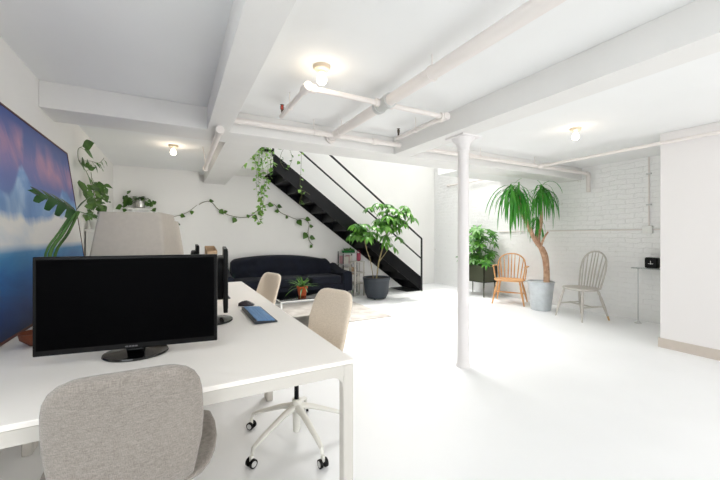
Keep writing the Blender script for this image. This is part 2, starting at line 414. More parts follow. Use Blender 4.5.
def smooth_path(pts, k=4):
    P = [Vector(p) for p in pts]; out = []
    for i in range(len(P)-1):
        a, b, c, d = P[max(i-1, 0)], P[i], P[i+1], P[min(i+2, len(P)-1)]
        for j in range(k):
            t = j/k
            out.append(0.5*((2*b)+(c-a)*t+(2*a-5*b+4*c-d)*t*t+(3*b-a-3*c+d)*t**3))
    out.append(P[-1]); return out

# ------------------------------------------------------------------ room shell
XW, XB, YL, YB, ZC, ZB = -0.89, 6.05, 6.75, 7.10, 2.40, 2.20
struct('floor', MB().box((XW-.2, -3.1, -.1), (XB+.2, YB+.2, 0)), 'floor')
struct('wall_left', MB().box((XW-.15, 1.0, 0), (XW, YB+.15, ZC)).box((XW-.15, -3.1, 0), (XW, -1.2, ZC)).box((XW-.15, -1.2, 0), (XW, 1.0, .9)).box((XW-.15, -1.2, 2.25), (XW, 1.0, ZC)), 'left_wall')  # gap in the unseen stretch made for the added left fill lamp
struct('wall_back', MB().box((XW, YL, 0), (0.36, YB+.15, ZC)), 'wall')
struct('wall_stair', MB().box((0.36, YB, 0), (XB, YB+.15, 4.8)), 'wall')
struct('wall_brick', MB().box((XB, 1.0, 0), (XB+.2, YB+.15, 4.8)), 'brick')
struct('wall_right', MB().box((4.81, -3.1, 0), (XB+.2, 1.81, ZC)), 'block', bevel=0.006)
struct('baseboard_right', MB().box((4.797, -3.1, 0), (4.81, 1.81, 0.105)).box((4.797, 1.81, 0), (5.6, 1.823, 0.105)), 'base')
# unseen wall behind the camera, with an opening added for the rear fill lamp
struct('wall_front', MB().box((XW, -3.1, 0), (0.7, -2.98, ZC)).box((4.5, -3.1, 0), (4.81, -2.98, ZC))
       .box((0.7, -3.1, 0), (4.5, -2.98, 0.55)).box((0.7, -3.1, 2.35), (4.5, -2.98, ZC)), 'wall')
# ceiling slab, open over the stairs
cl = MB()
cl.box((XW-.15, -3.1, ZC), (XB+.2, 3.68, ZC+.2))
cl.box((XW-.15, 3.68, ZC), (0.70, YB+.15, ZC+.2))
cl.box((4.35, 3.68, ZC), (XB+.2, 5.0, ZC+.2))
struct('ceiling', cl, 'ceil')
# stair shaft above the opening
sh = MB()
sh.box((0.55, 3.5, ZC+.2), (0.70, YB, 4.8)); sh.box((0.70, 3.5, ZC+.2), (4.50, 3.68, 4.8))
sh.box((4.35, 3.68, ZC+.2), (4.50, 5.0, 4.8)); sh.box((4.50, 4.85, ZC+.2), (XB, 5.0, 4.8))
struct('wall_shaft', sh, 'wall')
# beams
struct('trim_1', MB().box((0.245, -2.98, ZB), (0.43, 3.34, ZC)), 'beam', bevel=0.003)
struct('trim_2', MB().box((2.235, -2.98, ZB), (2.47, 3.34, ZC)), 'beam', bevel=0.003)
struct('trim_3', MB().box((XW, 3.34, ZB), (XB, 3.72, ZC)), 'beam', bevel=0.003)
struct('trim_5', MB().box((0.845, 6.275, 2.44), (1.555, YB, 2.779)), 'beam', bevel=0.004)
struct('trim_4', MB().box((0.46, 3.72, 2.245), (0.84, YB, ZC)), 'beam', bevel=0.003)

# ------------------------------------------------------------------ column
t = thing('column', 'slender round white cast-iron column in the middle of the room', 'column', (2.432, 2.435, 0))
MB().lathe((0, 0, 0), [(0.066, 0), (0.066, 0.015), (0.058, 0.03), (0.056, 0.06), (0.055, 0.10)], 24).done('base', 'column', t)
MB().lathe((0, 0, 0.10), [(0.055, 0), (0.053, 0.9), (0.050, 1.96)], 24).done('shaft', 'column', t)
MB().lathe((0, 0, 2.06), [(0.053, 0), (0.06, 0.012), (0.056, 0.03), (0.07, 0.07), (0.105, 0.112), (0.108, 0.122)], 24).box((-.12, -.12, 0 + 2.182), (.12, .12, 2.199)).done('capital', 'column', t)

# ------------------------------------------------------------------ pipes
t = thing('main_pipe', 'thick white pipe hanging under the ceiling over the middle bay', 'pipe', (1.43, 0, 2.28))
MB().tube([(0, -2.97, 0), (0, 2.22, 0)], 0.043, 16).tube([(0, 2.34, 0), (0, 3.338, 0)], 0.043, 16).done('pipe', 'pipe', t)
MB().tube([(0, 2.215, 0), (0, 2.325, 0)], 0.05, 16).done('coupling', 'pale', t)
for y in (2.18, 2.325): MB().tube([(0, y, 0), (0, y+.035, 0)], 0.057, 16).done('coupling_ring', 'pale', t)
MB().tube([(0, 3.30, 0), (0, 3.338, 0)], 0.056, 16).done('wall_collar', 'pipe', t)
for y in (0.4, 1.7, 3.05):
    MB().tube([(0, y, 0.04), (0, y, 0.12)], 0.004, 6).tube(arc((0, y, 0), 0.047, 0, 2*PI, 16, (1, 0, 0), (0, 0, 1)), 0.004, 6).done('hanger', 'pipe', t)
t = thing('sprinkler_branch_pipe', 'thin white branch pipe crossing the thick ceiling pipe with two bent arms', 'pipe', (0, 0, 2.28))
ya = 2.27
MB().tube([(0.82, ya, 0), (1.378, ya, 0)], 0.020, 12).tube([(1.482, ya, 0), (2.035, ya, 0)], 0.020, 12).done('cross_pipe', 'pipe', t)
for x in (1.352, 1.478): MB().tube([(x, ya, 0), (x+.03, ya, 0)], 0.03, 12).done('fitting', 'pipe', t)
for x, y1 in ((0.80, 2.93), (2.05, 3.0)):
    MB().tube([(x, ya, 0), (x, y1, 0)], 0.020, 12).done('arm_pipe', 'pipe', t)
    MB().tube([(x, ya-.035, 0), (x, ya+.06, 0)], 0.032, 12).tube([(x-.0 if x < 1 else x-.05, ya, 0), (x+.06 if x < 1 else x, ya, 0)], 0.031, 12).done('elbow', 'pipe', t)
    MB().tube([(x, 2.68, 0.02), (x, 2.68, 0.12)], 0.004, 6).tube(arc((x, 2.68, 0), 0.024, 0, 2*PI, 12, (1, 0, 0), (0, 0, 1)), 0.004, 6).done('hanger_rod', 'pipe', t)
    s = MB().tube([(x, y1-.03, 0.015), (x, y1-.03, 0.05)], 0.010, 10).tube([(x-.012, y1-.03, 0.05), (x-.014, y1-.03, 0.075), (x, y1-.03, 0.09)], 0.003, 6).tube([(x+.012, y1-.03, 0.05), (x+.014, y1-.03, 0.075), (x, y1-.03, 0.09)], 0.003, 6).lathe((x, y1-.03, 0.088), [(0.016, 0), (0.018, 0.004)], 12).done('sprinkler_head', 'brass', t)
    MB().tube([(x, y1-.03, 0.05), (x, y1-.03, 0.086)], 0.009, 8).done('glass_bulb', 'red' if x < 1 else 'brass', s)
t = thing('beam_pipe', 'long white pipe running across the room along the cross beam', 'pipe', (0, 3.20, 2.275))
MB().tube([(0.431, 0, 0), (2.234, 0, 0)], 0.026, 12).tube([(2.471, 0, 0), (5.94, 0, 0)], 0.026, 12).done('pipe', 'pipe', t)
MB().tube([(5.92, 0, 0), (5.96, 0, 0), (5.985, 0, -.03), (5.985, 0, -.08)], 0.036, 12).tube([(5.985, 0, -.08), (5.985, 0, -.30)], 0.03, 12).done('drop_elbow', 'pipe', t)
for x in (1.2, 3.5, 4.6):
    MB().tube([(x, 0, 0.02), (x, 0, 0.125)], 0.004, 6).tube(arc((x, 0, 0), 0.03, 0, 2*PI, 12, (0, 1, 0), (0, 0, 1)), 0.004, 6).done('hanger_rod', 'pipe', t)
for x in (1.9, 3.3):
    MB().tube([(x-.035, 0, 0), (x+.035, 0, 0)], 0.034, 12).done('collar', 'pipe', t)
tag(MB().tube([(4.7, -2.9, 2.27), (4.7, 3.17, 2.27)], 0.02, 12).tube([(4.7, 3.12, 2.27), (4.7, 3.2, 2.27)], 0.034, 12).done('side_pipe', 'pipe'),
    'thin white pipe running past the top of the plain right partition', 'pipe')
t = thing('drain_pipe', 'white pipe sloping back beneath the left ceiling beam towards the back wall', 'pipe', (0.335, 3.2, 2.168))
MB().tube([(0, 0, 0), (.012, 1.85, -.01)], 0.026, 12).done('pipe', 'pipe', t)
MB().tube([(0, -.03, 0), (0, .05, 0)], 0.036, 12).done('elbow', 'pipe', t)
MB().tube([(.012, 1.82, -.01), (.012, 1.89, -.01)], 0.037, 12).done('end_cap', 'pipe', t)
MB().tube([(-.0, 1.6, 0), (-.03, 1.65, .231)], 0.006, 6).done('hanger_wire', 'pipe', t)
tag(MB().tube([(5.98, YB-.6, 2.50), (5.98, 5.02, 2.50)], 0.022, 12).tube([(5.98, YB-.66, 2.50), (5.98, YB-.58, 2.50)], 0.036, 12).done('capped_pipe', 'pipe'),
    'short white capped pipe high on the brick wall near its far corner', 'pipe')

# wall conduits on the brick
t = thing('wall_conduit', 'thin white electrical conduit with junction box on the painted brick wall', 'conduit', (XB-.012, 2.42, 1.343))
MB().tube([(0, -.45, 0), (0, 2.6, 0)], 0.010, 8).done('horizontal_conduit', 'pipe', t)
MB().tube([(0, -.02, 0.0), (0, -.02, 1.05)], 0.010, 8).done('vertical_conduit', 'pipe', t)
MB().box((-.04, -.07, -.055), (.011, .05, .055)).done('junction_box', 'white', t, bevel=0.006)
for z in (.35, .8):
    MB().box((-.014, -.05, z), (.011, .01, z+.02)).done('strap', 'pale', t)

# ------------------------------------------------------------------ ceiling bulbs
def bulb_lamp(x, y, label, power):
    t = thing('ceiling_light', label, 'light', (x, y, ZC), group='bare bulb ceiling lights')
    MB().lathe((0, 0, -.045), [(0.022, 0), (0.028, 0.012), (0.05, 0.02), (0.058, 0.034), (0.058, 0.0449)], 24).done('lamp_holder', 'lampbase', t)
    MB().lathe((0, 0, -.125), [(0.004, 0), (0.02, 0.004), (0.031, 0.018), (0.034, 0.034), (0.028, 0.055), (0.016, 0.075), (0.013, 0.083)], 20).done('bulb', 'bulb', t)
    l = bpy.data.lights.new('bulb_glow', 'POINT'); l.energy = power; l.color = (1, 0.80, 0.58); l.shadow_soft_size = 0.035
    o = bpy.data.objects.new('bulb_glow', l); C.objects.link(o); o.location = (x, y, ZC-.10)
bulb_lamp(0.87, 2.17, 'lit bare bulb on ceiling between left beam and thick pipe', 3.6)
bulb_lamp(-0.03, 4.95, 'lit bare bulb on ceiling of far left bay above the lampshades', 8)
bulb_lamp(3.76, 2.14, 'lit bare bulb on ceiling right of the white column', 3.2)
for o in [o for o in scn.objects if o.name.startswith('ceiling_light')]: del o['group']

# ------------------------------------------------------------------ staircase
YS0, YS1 = 6.26, 6.95
t = thing('staircase', 'black open steel staircase rising left against the back wall', 'staircase', (4.97, YS0, 0))
sl_ = 0.725
def zl(X): return 0.30 + (4.97-X)*sl_        # stringer top edge
def stringer(y, dp):
    top = [(4.97, 0.02), (4.97, 0.30), (1.56, zl(1.56)), (1.56, zl(1.56)-.37)]
    xb = 4.97 - (0.37-.30+.0)/sl_ - 0.03
    poly = [(X-4.97, y, Z) for X, Z in ((4.97, 0.0), (4.97, 0.30), (1.56, zl(1.56)), (1.56, zl(1.56)-dp), (4.97-(dp-.30)/sl_, 0.0))]
    return MB().prism(poly, (0, 0.012, 0)).box((-.012, y-.0, 0), (0, y+.03, .30))
stringer(0.0, .302).done('stringer', 'steel_black', t); stringer(YS1-YS0-.012, .345).done('stringer', 'steel_black', t)
nst = 13; run = 3.30/nst; rise = run*sl_
for i in range(nst):
    X = -0.16 - run*i; Z = 0.283+rise*i
    s = MB(); s.box((X-run, 0.013, Z-.03), (X+.02, YS1-YS0-.013, Z)); s.done('tread', 'steel_black', t)
    s = MB(); s.box((X-run, 0.013, Z-.0), (X-run+.006, YS1-YS0-.013, Z+rise-.03)); s.done('riser', 'steel_black', t)
MB().box((-.05, .013, 0), (-.03, YS1-YS0-.013, .27)).box((-.42, .013, 0), (-.03, YS1-YS0-.013, .012)).done('foot_plate', 'steel_black', t)
# landing edge at the top
MB().box((-3.66, -.03, 2.78), (-3.42, .16, 2.815)).done('landing_plate', 'steel_black', t)
# railing
def bar(pts, w, name):
    m = MB(); m.tube(pts, w, 4 if False else 8); return m.done(name, 'rail', t)
ry = -0.012
bar([(-0.02, ry, 0.0), (-0.02, ry, 1.19)], 0.022, 'newel_post')
bar([(-0.02, ry, 1.19), (-3.55, ry, 1.19+3.53*.733)], 0.022, 'handrail')
bar([(-0.02, ry, 0.73), (-3.55, ry, 0.73+3.53*.737)], 0.018, 'mid_rail')
bar([(-3.41, ry, 2.70), (-3.41, ry, 3.6)], 0.020, 'upper_post')

# ------------------------------------------------------------------ leaf helpers
def rnd(a, b): return random.uniform(a, b)
def rdir(el0=-.3, el1=.8):
    a = rnd(0, 2*PI); e = rnd(el0, el1); return Vector((math.cos(a)*math.cos(e), math.sin(a)*math.cos(e), math.sin(e)))
HEART = (0, .85, 1, .72, .38, 0)
def vine(parent, pts, step, size, m, k=5, r=0.003, spread=1.0, wall=None):
    P = smooth_path(pts, k)
    MB().tube(P, r, 5).done('stem', 'vine', parent)
    f = MB(); acc = 0; side = 1
    for a, b in zip(P, P[1:]):
        acc += (b-a).length
        while acc > step:
            acc -= step*rnd(.7, 1.3); side = -side
            d = rdir(-.9, .3); 
            if wall is not None:
                d = Vector((rnd(-1, 1), 0, rnd(-1.0, .4))) if wall == 'y' else Vector((0, rnd(-1, 1), rnd(-1, .4)))
                d += Vector((0, -.35, 0)) if wall == 'y' else Vector((.35, 0, 0))
            d.normalize(); s = size*rnd(.65, 1.25)
            up = Vector((0, -1, .3)) if wall == 'y' else Vector((1, 0, .3)) if wall == 'x' else Vector((rnd(-.6, .6), -.6, .8))
            p0 = b + d*s*.35*spread
            f.tube([b, p0], r*.6, 4); f.leaf(p0, d, s, s*.82, droop=.5, up=up, shape=HEART, fold=.2)
    return f.done('foliage', m, parent, smooth=True)

# ------------------------------------------------------------------ sofa
def sofa():
    x0, x1, yf, yb = 0.70, 3.17, 6.22, 7.05
    t = thing('sofa', 'long dark navy velvet camelback sofa against the back wall under the stairs', 'sofa', ((x0+x1)/2, (yf+yb)/2, 0))
    W = x1-x0; hw = W/2; D = yb-yf; hd = D/2
    MB().box((-hw+.05, -hd+.04, .13), (hw-.05, hd-.02, .30)).done('frame', 'navy', t, bevel=0.02)
    n = 3; cw = (W-.40)/n
    for i in range(n):
        cx = -hw+.20+cw*(i+.5)
        MB().pillow((cx, -.08, .375), (cw-.005, D-.20, .17), 6, 28, 10).done('seat_cushion', 'navy', t)
    # camel back with button tufting
    b = MB(); nx, nz = 61, 17; grid = []; back = []
    for i in range(nx):
        fx = i/(nx-1); x = -hw+.22+(W-.46)*fx
        s = (fx-.42)/.62; top = 0.865 - 0.10*min(1, (abs(fx-.42)/.5))**2.2
        edge = min(1, min(fx, 1-fx)/.035)**.5
        top = .45 + (top-.45)*(.86+.14*edge)
        col, colb = [], []
        for j in range(nz):
            fz = j/(nz-1); z = .36+(top-.36)*fz
            y = hd-.28+.10*fz*fz
            if fz > .85: y += .09*((fz-.85)/.15)**2
            uu, vv = fx*13, fz*3
            tuft = 0
            if .1 < fz < .9:
                for cu in range(0, 14):
                    for cv in (1, 2):
                        du = uu-cu-(.5 if cv == 2 else 0); dv = (vv-cv)*1.0
                        tuft += .028*math.exp(-(du*du*9+dv*dv*9))
                tuft += .008*abs(math.sin(PI*(uu+vv*.5)))*-1
            col.append(Vector((x, y+tuft, z))); colb.append(Vector((x, hd-.02, z-.01*fz)))
        grid.append(col); back.append(colb)
    b.loft([g+bk[::-1] for g, bk in zip(grid, back)]).done('backrest', 'navy', t)
    for cv in (1, 2):
        for cu in range(1, 13):
            fx = (cu+(.5 if cv == 2 else 0))/13; x = -hw+.22+(W-.46)*fx
            top = 0.865 - 0.10*min(1, (abs(fx-.42)/.5))**2.2
            z = .36+(top-.36)*cv/3; y = hd-.28+.10*(cv/3)**2+.016
            if cv == 1: MB().pillow((x, y, z), (.03, .02, .03), 2.2, 8, 5).done('button', 'navy', t)
    for s in (-1, 1):
        a = MB(); rings = []
        for i in range(13):
            f = i/12; y = -hd+D*f*.96; top = .54+.02*f+.10*max(0, (f-.45)/.55)**1.5; wd = .20
            cx = s*(hw-.10)
            if i in (0, 12): sc = .93
            else: sc = 1
            ring = [Vector((cx-wd/2*sc, y, .14)), Vector((cx-wd/2*sc, y, top*.8)), Vector((cx-(wd/2+.02)*sc, y, top*.93)), Vector((cx-wd*.36*sc, y, top-.01)), Vector((cx, y, top+.008)),
                    Vector((cx+wd*.36*sc, y, top-.01)), Vector((cx+wd/2*sc, y, top*.93)), Vector((cx+(wd/2)*sc, y, top*.8)), Vector((cx+wd/2*sc, y, .14))]
            rings.append(ring)
        a.loft(rings).done('armrest', 'navy', t, bevel=0.012)
        for yy in (-hd+.07, hd-.08):
            MB().tube([(s*(hw-.1), yy, .15), (s*(hw-.1), yy, .07), (s*(hw-.1), yy, 0)], [.028, .024, .014], 12).done('leg', 'dark_wood', t)
    return t
sofa()

# ------------------------------------------------------------------ rug and coffee table
rg = MB().box((0.95, 4.45, 0.001), (2.95, 6.17, 0.012)).done('rug', 'rug', bevel=0.003)
tag(rg, 'pale beige woven rug lying on the floor in front of the navy sofa', 'rug')
t = thing('coffee_table', 'low glass-topped coffee table with a slim white metal frame', 'table', (1.72, 4.80, 0.012))
hx, hy, hz = .50, .34, .385
MB().box((-hx, -hy, hz-.012), (hx, hy, hz)).done('glass_top', 'glass_table', t)
fr = MB()
for y in (-hy, hy): fr.box((-hx, y-.006, hz-.026), (hx, y+.006, hz-.0125))
for x in (-hx, hx): fr.box((x-.006, -hy, hz-.026), (x+.006, hy, hz-.0125))
fr.done('frame', 'white', t)
for x in (-hx, hx):
    for y in (-hy, hy): MB().box((x-.010, y-.010, 0), (x+.010, y+.010, hz-.026)).done('leg', 'white', t)
t = thing('potted_spider_plant', 'small leafy plant in a terracotta pot on the glass coffee table', 'plant', (1.60, 4.74, 0.398))
MB().lathe((0, 0, 0), [(.052, 0), (.07, .10), (.077, .10), (.08, .13), (.070, .13), (.066, .11)], 24).done('pot', 'terracotta', t)
MB().lathe((0, 0, .09), [(.06, 0), (.062, .02)], 16).done('soil', 'soil', t)
f = MB()
for i in range(34):
    a = rnd(0, 2*PI); e = rnd(.35, 1.3); d = Vector((math.cos(a)*math.cos(e), math.sin(a)*math.cos(e), math.sin(e)))
    f.leaf((rnd(-.02, .02), rnd(-.02, .02), .105), d, rnd(.20, .34), .024, droop=rnd(.5, 1.6), shape=(0.5, 1, 1, .8, .5, 0))
f.done('foliage', 'leaf_pothos', t)

# ------------------------------------------------------------------ shelf and step stool between sofa and plant
t = thing('wire_shelf', 'narrow dark-framed shelving rack beside the sofa under the stairs', 'shelf', (3.40, 6.93, 0))
for x in (-.17, .17):
    for y in (-.13, .13): MB().tube([(x, y, 0), (x, y, .90)], .011, 8).done('post', 'steel_black', t)
for z in (.14, .38, .62, .86):
    MB().box((-.18, -.14, z), (.18, .14, z+.014)).done('shelf_board', 'pale', t)
for i, (x, wd, h, mm, lab) in enumerate(((-.13, .05, .17, 'pink', 'thin pink book standing on the upper shelf of the dark-framed rack'), (-.06, .08, .16, 'book_white', 'thick white book beside the pink one on the dark-framed rack'),
                                   (.03, .07, .18, 'pink', 'thick pink book right of the white one on the dark-framed rack'))):
    b = thing('book', lab, 'book', (3.40+x, 6.93, .634), 0, 'books on the dark-framed rack')
    MB().box((-wd/2, -.10, 0), (wd/2, .10, h)).done('cover', mm, b, bevel=.003)
    MB().box((-wd/2+.004, -.103, .006), (wd/2-.004, -.099, h-.004)).done('pages', 'book_white', b)
for i, (x, hh, mm, lab) in enumerate(((-.08, .16, 'book_white', 'white storage box low on the dark-framed rack, left one'), (.08, .15, 'tan', 'tan storage box low on the dark-framed rack, right one'))):
    b = thing('storage_box', lab, 'box', (3.40+x, 6.93, .394), 0)
    MB().box((-.07, -.11, 0), (.07, .11, hh-.03)).done('body', mm, b, bevel=.004); MB().box((-.073, -.113, hh-.03), (.073, .113, hh)).done('lid', mm, b, bevel=.004)
t = thing('potted_fern', 'low bushy green plant in a trough on top of the dark-framed rack', 'plant', (3.42, 6.93, .874))
MB().box((-.13, -.08, 0), (.13, .08, .05)).done('trough', 'green_tub', t, bevel=.01)
f = MB()
for i in range(70): f.leaf((rnd(-.12, .12), rnd(-.06, .06), .05), rdir(.1, 1.3), rnd(.05, .10), .03, droop=.4)
f.done('foliage', 'leaf_bright', t)
t = thing('side_stand', 'small pale two-tier wooden stand between the sofa and the dark pot', 'stand', (3.27, 6.10, 0.0))
t.location = (3.36, 6.42, 0)
for x in (-.09, .12):
    for y in (-.10, .10): MB().box((x-.012, y-.012, 0), (x+.012, y+.012, .70)).done('leg', 'tan' if x > 9 else 'grey_chair', t)
for z in (.25, .47, .70): MB().box((-.11, -.12, z), (.14, .12, z+.018)).done('shelf_board', 'grey_chair', t)
t = thing('clay_vase', 'small pale vase standing on the lower tier of the wooden stand', 'vase', (3.38, 6.38, .268))
MB().lathe((0, 0, 0), [(.03, 0), (.045, .05), (.04, .11), (.02, .14), (.026, .16)], 16).done('body', 'book_white', t)
MB().lathe((0, 0, .16), [(.028, 0), (.022, .004)], 16).done('rim', 'tan', t)
t = thing('cloth_bag', 'dusky pink cloth bag standing on the top of the small pale stand', 'bag', (3.39, 6.38, .719))
MB().pillow((0, 0, .09), (.09, .07, .18), 3.2, 16, 9).done('body', 'magenta', t)
MB().tube(arc((0, 0, .165), .035, 0, PI, 10, (1, 0, 0), (0, 0, 1.8)), .005, 6).done('handle', 'magenta', t)

# ------------------------------------------------------------------ schefflera in dark pot
t = thing('umbrella_plant', 'tall two-stemmed umbrella plant in a charcoal pot before the stair foot', 'plant', (3.54, 5.90, 0))
MB().lathe((0, 0, 0), [(.17, 0.05), (.20, .05), (.235, .12), (.262, .38), (.275, .385), (.275, .43), (.25, .43), (.245, .39)], 36).done('pot', 'pot_dark', t)
MB().lathe((0, 0, .375), [(.245, 0), (.25, .02)], 24).done('soil', 'soil', t)
MB().lathe((0, 0, 0), [(.15, 0.02), (.19, .02), (.2, .052)], 24).done('saucer', 'pot_dark', t)
for k in range(4):
    a = PI/4+k*PI/2; MB().lathe((math.cos(a)*.14, math.sin(a)*.14, 0), [(.02, 0), (.02, .03)], 10).done('foot', 'black', t)
base = Vector((3.57, 5.90, 0))
stemsA = [[(.0, 0, .39), (.06, 0, .75), (.17, -.02, 1.12), (.24, -.02, 1.38)], [(-.06, .02, .39), (-.14, 0, .75), (-.26, -.05, 1.0), (-.34, -.10, 1.24)],
          [(.05, 0, .72), (.22, -.05, .95), (.26, -.1, 1.08)]]
MB().tube(smooth_path(stemsA[0]), .014, 8).done('stem', 'stem', t)
MB().tube(smooth_path(stemsA[1]), .008, 8).done('stem', 'stem', t)
MB().tube(smooth_path(stemsA[2]), .007, 8).done('stem', 'stem', t)
def umbrella(f, p, d, L, n, W):
    """whorl of drooping leaflets"""
    s, u = frame(d)
    for k in range(n):
        a = 2*PI*k/n+rnd(-.15, .15)
        dd = (s*math.cos(a)+u*math.sin(a)+d*rnd(-.25, .15)).normalized()
        f.leaf(p+dd*.012, dd, L*rnd(.8, 1.15), W, droop=rnd(.9, 1.7), up=d+Vector((0, 0, .3)), shape=(.15, .7, 1, .95, .6, 0), fold=.12)
f = MB(); pet = MB()
clusters = []
for i in range(38):   # upper crown
    a = rnd(0, 2*PI); r_ = rnd(.05, .50); clusters.append((Vector((.30, -.05, 1.63)) + Vector((math.cos(a)*r_, math.sin(a)*r_*.8, rnd(-.25, .30))), Vector((.24, -.02, 1.33+rnd(-.12, .1)))))
for i in range(18):   # left crown
    a = rnd(0, 2*PI); r_ = rnd(.05, .34); clusters.append((Vector((-.40, -.1, 1.37)) + Vector((math.cos(a)*r_, math.sin(a)*r_*.8, rnd(-.14, .12))), Vector((-.34, -.10, 1.2))))
for p in ((.10, -.15, 1.25), (.34, -.15, 1.02), (.50, -.1, 1.22), (.14, -.1, 1.12)):
    clusters.append((Vector(p), Vector((.24, -.02, 1.2)) if p[2] > 1.1 else Vector((.26, -.1, 1.08))))
for p, q in clusters:
    d = (p-q).normalized()*.5+Vector((0, 0, .7)); d.normalize()
    pet.tube(smooth_path([q, (p+q)/2+Vector((0, 0, .03)), p], 3), .0035, 5)
    umbrella(f, p, d, .19, random.choice((6, 7, 7, 8)), .066)
pet.done('petioles', 'green_stem', t); f.done('foliage', 'leaf_umbrella', t)

# ------------------------------------------------------------------ planter box on legs
t = thing('planter_box', 'dark olive metal planter box on tapered legs against the brick wall', 'planter', (5.69, 5.27, 0))
b = MB(); w_, d_, z0, z1 = .19, .33, .295, .64
b.box((-w_, -d_, z0), (w_, d_, z0+.02))
b.box((-w_, -d_, z0), (-w_+.015, d_, z1)); b.box((w_-.015, -d_, z0), (w_, d_, z1)); b.box((-w_, -d_, z0), (w_, -d_+.015, z1)); b.box((-w_, d_-.015, z0), (w_, d_, z1))
b.done('box', 'olive', t)
MB().box((-w_+.016, -d_+.016, z1-.09), (w_-.016, d_-.016, z1-.04)).done('soil', 'soil', t)
for x in (-w_+.03, w_-.03):
    for y in (-d_+.03, d_-.03): MB().tube([(x, y, z0), (x, y, 0)], [.020, .011], 4).done('leg', 'olive', t)
t = thing('bushy_plant', 'bushy bright green umbrella plant growing in the olive planter box', 'plant', (5.69, 5.27, .60))
st = MB(); f = MB()
for i in range(60):
    a = rnd(0, 2*PI); r_ = rnd(0, 1)**.6
    q = Vector((rnd(-.12, .12), rnd(-.22, .22), .0)); h = rnd(.10, .80)
    p = q + Vector((math.cos(a)*.22*r_ - .03, math.sin(a)*.28*r_, h))
    p.x = min(p.x, .15)
    st.tube(smooth_path([q, q*.6+p*.4+Vector((0, 0, .05)), p], 3), .004, 5)
    d = Vector((p.x*1.5-.2, p.y*1.0-.15, .5)).normalized(); s, u = frame(d); n = random.choice((6, 7, 8))
    for k in range(n):
        aa = 2*PI*k/n+rnd(-.1, .1); dd = (s*math.cos(aa)+u*math.sin(aa)+d*.15).normalized()
        if p.x+dd.x*.17 > .33 or p.y+dd.y*.17 > .38: continue
        f.leaf(p+dd*.01, dd, rnd(.12, .18), .05, droop=rnd(.2, .9), up=d, shape=(.2, .8, 1, .9, .5, 0))
st.done('stems', 'green_stem', t); f.done('foliage', 'leaf_bright', t)

# ------------------------------------------------------------------ dracaena in a bucket
t = thing('dragon_tree', 'tall branching tree with drooping strap leaves in a pale metal bucket', 'plant', (5.47, 3.69, 0))
MB().lathe((0, 0, 0), [(.15, 0), (.158, .01), (.156, .02), (.205, .46), (.215, .465), (.217, .48), (.205, .485), (.197, .46)], 36).done('bucket', 'zinc', t)
MB().lathe((0, 0, .40), [(.19, 0), (.195, .03)], 24).done('soil', 'soil', t)
MB().tube(smooth_path([(.0, .205, .46), (-.08, .26, .45), (-.12, .22, .43)], 4), .006, 6).done('handle', 'pale', t)
D0 = Vector((5.47, 3.69, 0))
def rel(u, v, Y): return at(u, v, Y=Y)-D0
YD = 3.69
pt = lambda u, v, dy=0: rel(u, v, YD+dy)
trunk = [pt(546.5, 284, -.02), pt(546.5, 270), pt(545, 257), pt(541.5, 248)]
MB().tube(smooth_path(trunk), [.05, .05, .049, .049, .048, .048, .05, .05, .052, .052, .05, .048, .046][:13], 12).done('trunk', 'trunk', t)
br1 = [pt(542, 249), pt(535, 240), pt(528, 225), pt(520.5, 208), pt(519, 193)]
br2 = [pt(542, 249, .01), pt(538, 240, .05), pt(541, 222, .1), pt(541, 204, .08), pt(542, 190, .05)]
br3 = [pt(541, 246, -.01), pt(544, 238, -.12), pt(548, 232, -.15)]
def taper(P, a, b): return [a+(b-a)*i/(len(P)-1) for i in range(len(P))]
for P, a, b in ((br1, .038, .024), (br2, .036, .022), (br3, .02, .012)):
    P = smooth_path(P); MB().tube(P, taper(P, a, b), 10).done('branch', 'trunk', t)
f = MB()
def head(p, n, L0, L1, el0=-.3, el1=1.2, minx=None):
    for k in range(n):
        a = rnd(0, 2*PI); e = rnd(el0, el1); d = Vector((math.cos(a)*math.cos(e), math.sin(a)*math.cos(e), math.sin(e)))
        L = rnd(L0, L1)
        if p.x + d.x*L*.7 > .52: L *= .4
        f.leaf(p-Vector((0, 0, rnd(0, .20))), d, L, rnd(.022, .034), droop=rnd(2.5, 9.0), shape=(.5, .8, 1, 1, .9, .8, .55, 0), fold=.3)
head(br1[-1]+Vector((0, 0, .10)), 62, .35, .80, .1, 1.3); head(br2[-1]+Vector((0, 0, .09)), 54, .35, .72, .1, 1.3)
head(pt(511, 183, -.05), 34, .40, .80, .1, 1.0); head(pt(537, 216, .15), 30, .25, .42, -.4, .6)
f.done('foliage', 'leaf_dracaena', t)
for v in [x for x in bpy.data.objects if x.name == 'foliage.999']: pass

